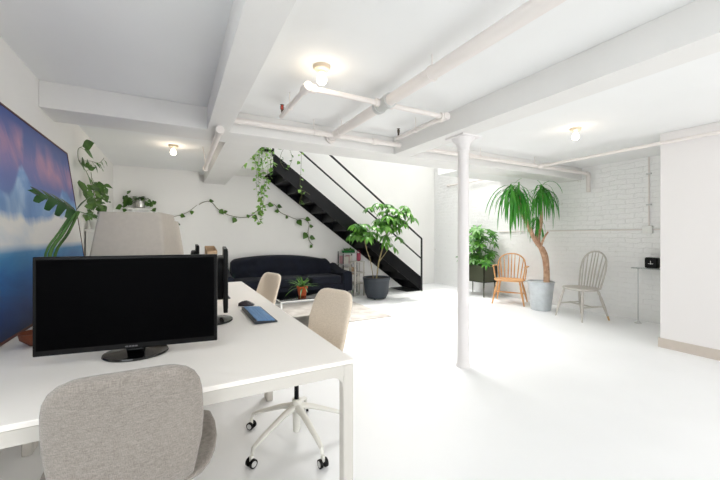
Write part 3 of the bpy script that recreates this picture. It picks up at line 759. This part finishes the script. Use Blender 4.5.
# ------------------------------------------------------------------ windsor chairs
def turned(a, b, r, m, name, parent, prof=((0, .8), (.12, 1.05), (.2, .8), (.3, 1.1), (.6, 1.15), (.75, .85), (1, .6))):
    a, b = Vector(a), Vector(b)
    return MB().tube([a.lerp(b, f) for f, _ in prof], [r*k for _, k in prof], 10).done(name, m, parent)
def windsor(label, m, loc, rz, arms, name, fw, sh, top, tip=None):
    """local frame: the sitter faces -Y"""
    t = thing(name, label, 'chair', loc, rz)
    # saddle seat
    rings = []
    for zz, sc in ((sh-.035, .93), (sh-.02, .985), (sh-.008, 1.0), (sh, .97), (sh-.006, .7), (sh-.010, .35)):
        ring = []
        for k in range(36):
            a = 2*PI*k/36; ca, sa = math.cos(a), math.sin(a)
            e = 2/2.7; x = math.copysign(abs(ca)**e, ca)*fw/2*(1.0 - .10*max(0, sa)); y = math.copysign(abs(sa)**e, sa)*.215
            ring.append(Vector((x*sc, y*sc, zz)))
        rings.append(ring)
    MB().loft(rings).done('seat', m, t)
    lg = {}
    for sx in (-1, 1):
        for sy in (-1, 1):
            a = (sx*fw*.34, sy*.14, sh-.02); b = (sx*fw*.50, sy*.235 if sy < 0 else .27, 0); lg[sx, sy] = (Vector(a), Vector(b))
            L = turned(a, b, .018, m, 'leg', t)
            if tip and sy > 0 and sx > 0: MB().tube([Vector(a).lerp(Vector(b), .86), Vector(b)], [.0145, .0112], 10).done('bare_tip', tip, L)['label'] = 'bare wooden foot tip'
    mids = []
    for sx in (-1, 1):
        p = lg[sx, -1][0].lerp(lg[sx, -1][1], .55); q = lg[sx, 1][0].lerp(lg[sx, 1][1], .55); mids.append((p+q)/2)
        MB().tube([p, (p+q)/2, q], [.008, .014, .008], 8).done('stretcher', m, t)
    MB().tube([mids[0], (mids[0]+mids[1])/2, mids[1]], [.008, .014, .008], 8).done('stretcher', m, t)
    # hoop back, leaning
    yb, lean = .165, .24
    H = top-sh; hwid = fw*.47
    def hp(a):  # a 0..pi
        x = -math.cos(a); s = math.sin(a)
        zz = H*(s**.62); 
        xx = hwid*(math.copysign(abs(x)**.85, x))*(0.80+.30*min(1, zz/H*1.3))
        return Vector((xx, yb + lean*zz - .05*(1-abs(x))*0 , sh-.02+zz))
    A = [PI*i/40 for i in range(41)]
    hoop = [hp(a) for a in A]
    MB().tube(hoop, .0125, 8).done('back_hoop', m, t)
    def zat(x):  # hoop point above x
        best = min(hoop[4:-4], key=lambda p: abs(p.x-x)); return best
    n = 7
    for i in range(n):
        f = (i-(n-1)/2)/((n-1)/2)
        xb = f*fw*.30; xt = f*hwid*.80; q = zat(xt)
        MB().tube([(xb, yb+.005, sh-.015), Vector((xb, yb, sh)).lerp(q, .35), q], [.0075, .012, .006], 8).done('spindle', m, t)
    if arms:
        ah = sh+.23
        pts = [(-fw*.50, -.13, ah), (-fw*.54, 0, ah)] + [(-fw*.56, .15, ah+.0)] + [(-fw*.49, yb+lean*.2+.01, ah)]
        for sx in (-1, 1):
            P = smooth_path([(x*-sx if sx > 0 else x, y, z) for x, y, z in pts])
            MB().tube(P, [.018]*len(P), 8, flat=.6).done('armrest', m, t)
            for yy, xo in ((-.10, .50), (.02, .535)):
                turned((sx*fw*(xo-.06), yy+.02, sh-.012), (sx*fw*xo, yy, ah), .010, m, 'arm_post', t)
            MB().box((sx*fw*.50-.008, -.13, sh+.06), (sx*fw*.50+.008, .03, ah-.01)) if False else None
    return t
def face(dx, dy): return math.atan2(dy, dx) + PI/2
windsor('honey-coloured wooden Windsor armchair between the planter box and metal bucket', 'wood_chair', (5.50, 4.33, 0), face(-.86, -.50), True, 'windsor_armchair', .54, .45, .93)
windsor('pale grey painted hoop-back Windsor chair standing alone by the brick wall', 'grey_chair', (5.44, 3.02, 0), face(-.95, .22), False, 'windsor_chair', .47, .47, 1.03, 'raw_tip')

# ------------------------------------------------------------------ glass shelf with little speaker
t = thing('glass_console', 'narrow glass shelf on thin metal legs beside the right partition', 'shelf', (5.90, 2.19, 0))
MB().box((-.10, -.36, .785), (.13, .33, .797)).done('glass_top', 'glass', t)
for y in (-.30, .26):
    MB().tube([(-.06, y, .0), (-.06, y, .785)], .008, 8).done('leg', 'pale', t)
    MB().lathe((-.06, y, 0), [(.045, 0), (.04, .008), (.012, .02), (.01, .03)], 16).done('foot', 'pale', t)
    MB().lathe((-.06, y, .77), [(.01, 0), (.02, .0149)], 12).done('clamp', 'pale', t)
t = thing('radio', 'small black radio on the glass shelf beside the right partition', 'radio', (5.92, 2.315, .797))
MB().box((-.05, -.075, 0), (.06, .075, .15)).done('body', 'black', t, bevel=.02, seg=3)
MB().box((-.053, -.055, .03), (-.0495, .055, .125)).done('front_panel', 'steel_black', t)
MB().box((-.055, -.004, .055), (-.0525, .002, .105)).box((-.055, -.03, .06), (-.0525, .028, .066)).done('mark', 'white', t)

# ------------------------------------------------------------------ bench desks
def desk(label, y0, y1):
    x0, x1, h = -.77, .65, .74
    t = thing('bench_desk', label, 'desk', (x0, y0, 0))
    W, D = x1-x0, y1-y0
    MB().box((.0, .0, h-.018), (W, D, h)).done('desktop', 'desk', t, bevel=.003)
    f = MB()
    for y in (0.002, D-.034): f.box((.046, y, h-.062), (W-.046, y+.032, h-.0185))
    for x in (0.002, W-.034): f.box((x, .046, h-.062), (x+.032, D-.046, h-.0185))
    f.done('frame', 'desk_metal', t)
    for x in (0.001, W-.047):
        for y in (0.001, D-.047):
            l = MB().box((x, y, 0), (x+.046, y+.046, h-.0185))
            # rounded knee where the leg meets the rails
            l.done('leg', 'desk_metal', t, bevel=.006)
            sx = 1 if x < .5 else -1; sy = 1 if y < .5 else -1
            cx = x+.046 if sx > 0 else x; cy = y+.046 if sy > 0 else y; r = .05
            MB().prism([(cx, y+.004, h-.060)]+[(cx+sx*(r-r*math.cos(a)), y+.004, h-.0625-r+r*math.sin(a)) for a in [PI/2*k/6 for k in range(7)]], (0, .028, 0)).done('corner_brace', 'desk_metal', t)
            MB().prism([(x+.004, cy, h-.060)]+[(x+.004, cy+sy*(r-r*math.cos(a)), h-.0625-r+r*math.sin(a)) for a in [PI/2*k/6 for k in range(7)]], (.028, 0, 0)).done('corner_brace', 'desk_metal', t)
    return t
desk('near white bench desk holding the large black monitor', 1.265, 2.652)
desk('far white bench desk, the one whose end faces the navy sofa', 2.656, 4.03)
DZ = .741

# ------------------------------------------------------------------ monitors
def monitor(label, loc, rz, w_, h_, top, base_r, group=None, base_off=(0, .07), elbow=True):
    """local frame: the screen faces -Y; origin on the desk under the panel"""
    t = thing('monitor', label, 'monitor', loc, rz, group)
    zb = top-DZ-h_
    p = MB().box((-w_/2, 0, zb), (w_/2, .022, zb+h_)).done('housing', 'black', t, bevel=.004)
    MB().pillow((0, .032, zb+h_/2), (w_*.72, .06, h_*.72), 5, 24, 9).done('rear_cover', 'black', t)
    MB().box((-w_/2+.012, -.0015, zb+.022), (w_/2-.012, .0005, zb+h_-.012)).done('screen', 'screen', t)
    MB().box((-.022, -.0022, zb+.008), (-.012, .0, zb+.013)).box((-.009, -.0022, zb+.008), (-.001, .0, zb+.013)).box((.002, -.0022, zb+.008), (.010, .0, zb+.013)).box((.013, -.0022, zb+.008), (.021, .0, zb+.013)).done('bezel_mark', 'logo', t)
    MB().box((-.035, base_off[1]-.015, .012), (.035, base_off[1]+.02, zb+h_*.5)).done('stand_neck', 'gloss_black', t, bevel=.006)
    b = MB(); prof = [(.97, 0), (1.0, .004), (.98, .010), (.5, .018), (.3, .022)]
    b.loft([[Vector((base_off[0]+math.cos(a)*base_r*1.05*k, base_off[1]+math.sin(a)*base_r*.92*k, z)) for a in [2*PI*j/40 for j in range(40)]] for k, z in prof])
    b.done('stand_base', 'gloss_black', t)
    return t
ang = math.atan2(1.655-1.755, .17+.48)
monitor('large black widescreen monitor at the near desk end, its dark screen towards us', (-.162, 1.70, DZ), ang, .655, .385, 1.169, .118)
monitor('black monitor seen edge-on beside the near keyboard', (.272, 2.22, DZ), PI/2-.10, .51, .345, 1.18, .115)
monitor('black monitor on the far desk, facing the far office chair', (.17, 3.25, DZ), PI/2-.03, .51, .33, 1.175, .10)
monitor('black monitor on the far desk, turned to the painting side', (-.045, 3.22, DZ), -PI/2+.05, .51, .33, 1.19, .09, base_off=(0, .04))

# ------------------------------------------------------------------ keyboards and mice
def keyboard(label, x0, x1, y0, y1, km):
    t = thing('keyboard', label, 'keyboard', ((x0+x1)/2, (y0+y1)/2, DZ))
    w_, d_ = (x1-x0)/2, (y1-y0)/2
    MB().prism([(-w_, -d_, 0), (w_, -d_, 0), (w_, -d_, .008), (-w_, -d_, .018)], (0, 2*d_, 0)).done('case', 'keyb', t, bevel=.002)
    k = MB(); rows, cols = 5, 17
    for i in range(rows):
        for j in range(cols):
            cx = w_-.012-(2*w_-.024)*(i+.5)/rows; cy = -d_+.008+(2*d_-.016)*(j+.5)/cols
            z = .008+.010*(w_-cx)/(2*w_)
            if i == 0 and 4 < j < 11: continue
            k.box((cx-.0088, cy-.0105, z-.002), (cx+.0088, cy+.0105, z+.005))
    cx = w_-.012-(2*w_-.024)*.5/rows
    k.box((cx-.0095, -d_+.008+(2*d_-.016)*5/cols+.002, .007), (cx+.0095, -d_+.008+(2*d_-.016)*11/cols-.002, .013))
    k.done('keys', km, t)
    return t
keyboard('near-desk keyboard with blue sky reflection painted on its keys, beside the edge-on monitor', .40, .53, 2.02, 2.48, 'key')
keyboard('dark keyboard on the far desk, beyond the mouse', .27, .39, 2.95, 3.37, 'keyb')
def mouse(label, loc, rz):
    t = thing('computer_mouse', label, 'mouse', loc, rz)
    b = MB(); rings = []
    for i in range(9):
        f = i/8; y = -.055+.11*f; wd = .031*math.sin(PI*(.12+.78*f))**.5; h = .036*math.sin(PI*(.10+.72*f))
        rings.append([Vector((wd*math.cos(a), y, max(0, h*math.sin(a)))) for a in [PI*k/10 for k in range(11)]])
    b.loft(rings).done('body', 'mouse', t)
    MB().tube([(0, .018, .030), (0, .034, .027)], .004, 8).done('scroll_wheel', 'black', t)
    MB().box((-.006, -.003, .034), (.006, .006, .0365)).done('mark', 'logo', t)
mouse('dark computer mouse on the near desk beyond the keyboard', (.455, 2.61, DZ), 1.2)
mouse('dark computer mouse on the far desk, behind the dark keyboard', (.31, 3.58, DZ), 1.4)

# ------------------------------------------------------------------ lampshades on the desk
def table_lamp(label, x, y, h, rz):
    t = thing('table_lamp', label, 'lamp', (x, y, DZ), rz, 'tapered shade table lamps')
    MB().lathe((0, 0, 0), [(.09, 0), (.09, .012), (.02, .02), (.012, .03), (.012, h-.22)], 24).done('base', 'steel_black', t)
    z0, z1 = h-.44, h; a, b = .228, .172
    s = MB(); bm = s.bm; th = .004
    def ring(r, z): 
        out = []
        for cx, cy in ((1, 1), (-1, 1), (-1, -1), (1, -1)):
            for k in range(5):
                an = math.atan2(cy, cx)-PI/4+PI/2*k/4; rr = .022
                out.append(Vector((cx*(r-rr)+rr*math.cos(an), cy*(r-rr)+rr*math.sin(an), z)))
        return out
    rs = [ring(a, z0), ring(b, z1), ring(b-th, z1), ring(a-th, z0)]
    vs_ = [[bm.verts.new(p) for p in r] for r in rs]; n = len(vs_[0])
    for q in range(4):
        A_, B_ = vs_[q], vs_[(q+1) % 4]
        for k in range(n): bm.faces.new((A_[k], A_[(k+1) % n], B_[(k+1) % n], B_[k]))
    s.done('shade', 'shade', t)
    MB().tube([(b*.98, 0, z1-.02), (-b*.98, 0, z1-.02)], .003, 6).tube([(0, b*.98, z1-.02), (0, -b*.98, z1-.02)], .003, 6).tube([(0, 0, h-.22), (0, 0, z1-.02)], .004, 6).done('harp', 'pale', t)
    return t
lampA = table_lamp('nearer of the two square tapered linen lampshades above the big monitor', -.215, 2.72, .658, -.22)
lampB = table_lamp('farther square tapered linen lampshade, mostly hidden behind the nearer one', -.18, 3.76, .652, -.22)

# ------------------------------------------------------------------ bits on the desk
t = thing('file_holder', 'tan cardboard file holder behind the edge-on monitor, only its top showing', 'file holder', (.235, 2.86, DZ))
MB().box((-.035, -.12, 0), (.035, .12, .006)).prism([(-.035, -.12, 0), (-.035, .12, 0), (-.035, .12, .43), (-.035, -.12, .40)], (.003, 0, 0)).prism([(.032, -.12, 0), (.032, .12, 0), (.032, .12, .43), (.032, -.12, .40)], (.003, 0, 0)).box((-.035, .117, 0), (.035, .12, .43)).box((-.035, -.12, 0), (.035, -.117, .40)).done('sleeve', 'tan', t)
MB().box((-.028, -.10, .006), (.028, .11, .39)).done('papers', 'book_white', t)
t = thing('small_bowl', 'rust-brown ceramic bowl on the desk below the blue painting', 'bowl', (-.575, 2.14, DZ))
MB().lathe((0, 0, 0), [(.03, 0), (.035, .006), (.062, .03), (.068, .06), (.063, .06), (.055, .03), (.02, .012)], 28).done('body', 'rust', t)
MB().lathe((0, 0, .02), [(.05, 0), (.052, .012)], 20).done('contents', 'soil', t)

# painting
YP0, YP1 = 1.75, 4.03
lean = math.atan2(.165, 1.26)
t = thing('painting', 'large blue seascape painting with clouds leaning on the left wall', 'painting', (-.713, YP0, DZ+.003), 0)
t.rotation_euler = (0, -lean, 0)
MB().box((-.010, .012, .012), (.0, YP1-YP0-.012, 1.262)).done('canvas', 'painting', t)
fm = MB(); LL = YP1-YP0
for a, b in (((-.025, 0, 0), (.004, LL, .012)), ((-.025, 0, 1.262), (.004, LL, 1.274)), ((-.025, 0, .012), (.004, .012, 1.262)), ((-.025, LL-.012, .012), (.004, LL, 1.262))): fm.box(a, b)
M['frame'] = mat('dark_red_frame', (96, 52, 46), 0.5, noise=.15)
fm.done('frame', 'frame', t)

# split leaf in a vase behind the monitor
t = thing('split_leaf_plant', 'single large split leaf on thick green stalks in front of the painting', 'plant', (-.60, 2.42, DZ))
P0 = Vector((-.60, 2.42, DZ))
MB().lathe((0, 0, 0), [(.045, 0), (.055, .01), (.06, .10), (.035, .20), (.04, .22), (.036, .22), (.031, .20), (.055, .10), (.04, .014)], 28).done('vase', 'glass', t)
tipp = at(76, 211, Y=2.42)-P0
stA = at(50, 254, Y=2.42)-P0; stB = at(63, 233, Y=2.42)-P0
for dx, m_, r_ in ((0, 'green_stem', .009), (.022, 'leaf_pothos', .007), (-.018, 'green_stem', .006)):
    P = smooth_path([(dx*.5, 0, .02), Vector((dx*.8, .0, .22)), stA+Vector((dx, 0, 0)), stB+Vector((dx, 0, 0)), tipp+Vector((dx*.6, 0, 0))])
    MB().tube(P, r_, 8).done('stalk', m_, t)
def monstera(f, base, d, up, L, W, n=6):
    d = d.normalized(); s = d.cross(up).normalized(); nn = s.cross(d).normalized()
    def mp(a, b): # a along 0..1, b across
        return base + d*L*a + s*W*b - nn*(abs(b)**2*W*.35 + a*a*L*.12)
    for sg_ in (-1, 1):
        for k in range(n):
            a0 = k/n*.86; a1 = a0+.86/n*.92
            wd = (.42+.25*math.sin(PI*min(1, a0*1.1+.15)))*(1-.35*a0)
            rows = []
            for j in range(5):
                b = j/4; sh_ = .20*b
                lo = a0+sh_*.9; hi = a0+(a1-a0)*(1-.45*b*b)+sh_*.9
                rows.append((mp(lo, sg_*wd*b*.9), mp((lo+hi)/2, sg_*(wd*b*.93)), mp(hi, sg_*wd*b*.9)))
            vr = [[f.bm.verts.new(p) for p in r] for r in rows]
            for r0, r1 in zip(vr, vr[1:]):
                for q in range(2): f.bm.faces.new((r0[q], r0[q+1], r1[q+1], r1[q]))
            # web to the midrib
            x = [f.bm.verts.new(p) for p in (mp(a0, 0), mp(min(1, a0+.86/n), 0), mp(min(1, a0+.86/n)+.03, sg_*wd*.3), mp(a0+.03, sg_*wd*.3))]
            f.bm.faces.new(x)
    f.leaf(base+d*L*.8-nn*L*.08, d, L*.26, W*.28, droop=.3, up=up)
f = MB(); tipL = at(38, 190, Y=2.30)-P0
monstera(f, tipp, tipL-tipp, Vector((.25, -.55, .85)), (tipL-tipp).length*1.1, .20, 4)
f.done('split_leaf', 'leaf_monstera', t)
f = MB(); f.leaf(tipp, Vector((.25, .1, .5)), .14, .06, droop=.6); f.leaf(tipp, Vector((.5, .1, -.1)), .12, .05, droop=.6)
f.done('young_leaf', 'leaf_pothos', t)

# ------------------------------------------------------------------ climbing pothos on the left wall
t = thing('plant_stand', 'tall slim white plant stand against the left wall', 'stand', (-.80, 4.85, 0))
MB().box((-.085, -.12, 1.30), (.085, .12, 1.33)).done('top', 'white', t, bevel=.004)
MB().box((-.075, -.10, .02), (.075, .10, 1.30)).done('pedestal', 'white', t, bevel=.004)
MB().box((-.088, -.125, 0), (.088, .125, .02)).done('foot', 'white', t)
t = thing('pothos_plant', 'trailing pothos with dense dark leaves climbing the left wall', 'plant', (-.80, 4.85, 1.331))
MB().lathe((0, 0, 0), [(.05, 0), (.07, .13), (.074, .13), (.068, .135)], 20).done('pot', 'white', t)
Q0 = Vector((-.80, 4.85, 1.331))
q = lambda u, v, X=-.86: at(u, v, X=X)-Q0
vine(t, [q(97, 200), q(88, 175), q(79, 161), q(78, 150), q(81, 147)], .10, .12, 'leaf_pothos', wall='x')
vine(t, [q(79, 161), q(90, 161), q(99, 163), q(104, 158)], .18, .11, 'leaf_pothos', wall='x')
vine(t, [q(96, 205), q(93, 188), q(91, 172)], .12, .11, 'leaf_pothos', wall='x')
vine(t, [q(100, 200, -.8), q(96, 222, -.8), q(95, 238, -.8), q(93, 256, -.8)], .12, .11, 'leaf_pothos', wall='x')
vine(t, [q(103, 205, -.8), q(101, 222, -.8), q(101, 240, -.8)], .10, .10, 'leaf_pothos', wall='x')
f = MB()
for i in range(70):
    f.leaf(q(rnd(86, 107), rnd(184, 216), rnd(-.86, -.72)), Vector((rnd(-.1, 1), rnd(-1, .5), rnd(-.9, .5))), rnd(.07, .105), rnd(.06, .085), droop=.5, shape=HEART, up=Vector((.6, -.6, .5)))
for p in ((79, 180), (84, 190)):
    f.leaf(q(*p), Vector((.25, -.2, -.5)), .19, .09, droop=.3, shape=HEART, up=Vector((.8, -.6, .3)))
f.done('foliage', 'leaf_pothos', t)

# silver pot on a ledge of the back wall, its long vine
t = thing('wall_ledge', 'small white ledge on the back wall above the lampshades', 'shelf', (at(140, 208, Y=6.65).x, 6.66, at(140, 208.5, Y=6.65).z-.02))
MB().box((-.17, -.09, 0), (.17, .088, .02)).done('board', 'white', t, bevel=.003)
MB().box((-.12, -.05, -.06), (-.10, .088, 0)).box((.10, -.05, -.06), (.12, .088, 0)).done('bracket', 'white', t)
R0 = Vector((t.location.x, 6.66, t.location.z+.021))
t = thing('vining_plant', 'small plant in silver pot whose long vine runs along the back wall', 'plant', R0)
MB().lathe((0, 0, 0), [(.055, 0), (.075, .02), (.08, .09), (.074, .14), (.078, .15), (.07, .15)], 24).done('pot', 'silver', t)
f = MB()
for i in range(44):
    a = rnd(0, 2*PI); f.leaf(Vector((rnd(-.08, .08), rnd(-.08, .02), rnd(.10, .20))), Vector((math.cos(a), -abs(math.sin(a))*.6, rnd(-.6, .5))), rnd(.06, .10), rnd(.05, .08), droop=.8, shape=HEART)
for i in range(18):
    f.leaf(at(rnd(121, 131), rnd(193, 209), Y=6.68)-R0, Vector((rnd(-1, 1), -.5, rnd(-.8, .4))), rnd(.07, .12), rnd(.06, .09), droop=.5, shape=HEART, up=Vector((0, -1, .3)))
for i in range(8):
    f.leaf(at(rnd(149, 155), rnd(200, 211), Y=6.68)-R0, Vector((rnd(-1, 1), -.5, rnd(-.8, .4))), rnd(.07, .11), rnd(.06, .09), droop=.5, shape=HEART, up=Vector((0, -1, .3)))
f.done('foliage', 'leaf_pothos', t)
V = lambda u, v: at(u, v, Y=YL-.03 if u < 198 else YB-.03)-R0
MB().tube(smooth_path([V(132, 205), V(125, 200), V(122, 198)], 3), .003, 5).done('stem', 'vine', t)
vine(t, [V(150, 210), V(160, 215), V(170, 217), V(180, 215), V(188, 212), V(197, 205)], .24, .12, 'leaf_pothos', wall='y', r=.004)
vine(t, [V(198.5, 205), V(204, 202), V(211, 202), V(218, 209), V(226, 214), V(237, 217), V(248, 217), V(254, 213), V(262, 207), V(269, 204), V(275, 205), V(280, 212), V(288, 216), V(296, 219), V(304, 219), V(309, 224), V(308, 232), V(309, 240), V(313, 245)],
     .17, .135, 'leaf_pothos', wall='y', r=.006, spread=.6)
# vine hanging right of the far shade
vine(t, [V(170, 217), V(176, 226), V(180, 236), V(181, 246)], .13, .11, 'leaf_pothos', wall='y')

# ------------------------------------------------------------------ plants trailing from the landing
t = thing('trailing_plant', 'bright trailing plant hanging in long strands from the stair landing', 'plant', (1.42, 6.40, 2.816))
S0 = Vector((1.42, 6.40, 2.816))
MB().lathe((0, 0, 0), [(.07, 0), (.09, .14), (.095, .15), (.085, .15)], 20).done('pot', 'white', t)
H = lambda u, v, Y=6.16: at(u, v, Y=Y)-S0
top0 = Vector((-.03, -.07, .15))
for pts, stp in (([(262, 146), (258, 165), (259, 185), (262, 200), (263, 214)], .055), ([(266, 146), (268, 165), (266, 185), (262, 198)], .05), ([(258, 146), (255, 160), (257, 178), (256, 190)], .06),
                 ([(256, 147), (250, 152), (246, 160), (242, 168)], .07), ([(270, 146), (271, 160), (270, 176)], .06), ([(262, 160), (264, 180), (264, 196), (260, 222), (256, 214)], .08), ([(253, 147), (252, 156), (257, 164)], .07)):
    vine(t, [top0, H(pts[0][0], pts[0][1])] + [H(*p) for p in pts[1:]], stp*.62, .082, 'leaf_light', r=.0025)
t = thing('rail_vine', 'sparse vine hanging from the stair mid rail in front of the stringer', 'plant', (0, 0, 0))
G = lambda u, v, Y=6.22: at(u, v, Y=Y)
xr = G(297, 148); t.location = xr
G2 = lambda u, v: G(u, v)-xr
vine(t, [G2(297, 146), G2(301, 152), G2(301, 168), G2(300, 185), G2(302, 193), G2(299, 204)], .10, .08, 'leaf_light', r=.003)
vine(t, [G2(301, 190), G2(306, 192), G2(310, 195)], .10, .05, 'leaf_light', r=.003)
vine(t, [G2(297, 147), G2(289, 148), G2(283, 150), G2(280, 160), G2(284, 168)], .09, .075, 'leaf_pothos', r=.003)
vine(t, [G2(289, 148), G2(292, 158), G2(289, 168)], .10, .07, 'leaf_pothos', r=.003)

# ------------------------------------------------------------------ office chairs
def office_chair():
    """local frame: the sitter faces -Y"""
    t = thing('office_chair', '', 'chair', (0, 0, 0), 0, 'upholstered swivel chairs at the bench desks')
    def shell(stations, name, th):
        rings = []
        n = len(stations)
        for i, (y, z, hw_, cv) in enumerate(stations):
            a = Vector(stations[max(i-1, 0)][:2]); b = Vector(stations[min(i+1, n-1)][:2]); tg = (b-a).normalized(); nn = Vector((-tg.y, tg.x))
            ring = []
            f = min(1.0, min(i, n-1-i)/2.0); tt = th*(.35+.65*math.sqrt(f))
            for k in range(28):
                an = 2*PI*k/28; ca, sa = math.cos(an), math.sin(an)
                x = math.copysign(abs(ca)**.35, ca)*hw_; o_ = math.copysign(abs(sa)**.8, sa)*tt/2
                bend = cv*(x/.22)**2
                ring.append(Vector((x, y+nn.x*(o_+bend), z+nn.y*(o_+bend))))
            rings.append(ring)
        return MB().loft(rings).done(name, 'fabric', t)
    # backrest, bottom to top ; nn points to the front for upward tangents
    bs = [(.185, .46, .155, .02), (.205, .475, .17, .02), (.232, .51, .182, .02), (.245, .56, .192, .022), (.257, .62, .205, .028), (.272, .69, .210, .028), (.290, .76, .207, .026), (.303, .805, .203, .022),
          (.313, .84, .195, .018), (.321, .868, .180, .014), (.326, .886, .160, .010), (.329, .898, .132, .007), (.330, .904, .098, .004)]
    shell([(y, z-.020 if z > .7 else z-.01 if z > .5 else z, h_*.93, c_) for y, z, h_, c_ in bs], 'backrest', .045)
    ss = [(-.235, .448, .15, 0), (-.232, .455, .19, 0), (-.215, .466, .215, .005), (-.17, .474, .232, .01), (-.08, .472, .240, .014), (.02, .466, .238, .016), (.10, .462, .225, .018), (.16, .462, .205, .018), (.20, .468, .185, .018), (.225, .478, .16, .016)]
    shell([(y, z, h_*1.08, c_) for y, z, h_, c_ in ss], 'seat', .05)
    MB().box((-.09, -.09, .405), (.09, .10, .435)).done('seat_plate', 'steel_black', t, bevel=.008)
    MB().tube([(0, 0, .22), (0, 0, .41)], .014, 12).done('gas_lift', 'steel_black', t)
    MB().lathe((0, 0, .045), [(.020, 0), (.022, .008), (.024, .11), (.036, .13), (.030, .17), (.026, .20)], 20).done('hub', 'chair_white', t)
    for k in range(5):
        a = 2*PI*k/5 - .17
        d = Vector((math.cos(a), math.sin(a), 0)); R_ = .325
        l = MB().tube([d*.02+Vector((0, 0, .20)), d*.10+Vector((0, 0, .183)), d*.26+Vector((0, 0, .125)), d*.315+Vector((0, 0, .098)), d*R_+Vector((0, 0, .07))], [.026, .021, .016, .014, .011], 10, flat=.75).done('leg', 'chair_white', t)
        s = Vector((-d.y, d.x, 0)); c = d*(R_+.004)
        for sg_ in (-1, 1):
            MB().tube([c+s*.009*sg_+Vector((0, 0, .0235)), c+s*.023*sg_+Vector((0, 0, .0235))], .0235, 20).done('caster_wheel', 'black', l)
            MB().tube([c+s*.0231*sg_+Vector((0, 0, .0235)), c+s*.0245*sg_+Vector((0, 0, .0235))], .016, 16).done('wheel_hub', 'pale', l)
        MB().box(c-Vector((.008, .008, -.03)), c+Vector((.008, .008, .062))).done('caster_fork', 'chair_white', l)
    return t
ch = office_chair()
def put(o, x, y, rz, lab): o.location = (x, y, 0); o.rotation_euler = (0, 0, rz); o['label'] = lab
# the near chair's sitter faces +Y: rotate by pi
put(ch, -.118, 1.44, PI, 'grey upholstered swivel chair nearest us, its back towards us')
M['beige_fabric'] = M['fabric'].copy(); M['beige_fabric'].name = 'beige_woven_fabric'
for nd in M['beige_fabric'].node_tree.nodes:
    if nd.type == 'MIX': nd.inputs[6].default_value = (*lin((214, 198, 178)), 1); nd.inputs[7].default_value = (*lin((240, 226, 208)), 1)
c2 = copy_tree(ch); put(c2, .657, 2.055, face(-.97, -.30), 'beige upholstered swivel chair beside the near keyboard, star base in full view')
c3 = copy_tree(ch); put(c3, .53, 3.32, face(-.97, -.25), 'beige upholstered swivel chair at the far desk, nearest the sofa')

for c_ in (c2, c3):
    for part in c_.children:
        if part.name.split('.')[0] in ('seat', 'backrest'):
            part.data = part.data.copy(); part.data.materials[0] = M['beige_fabric']
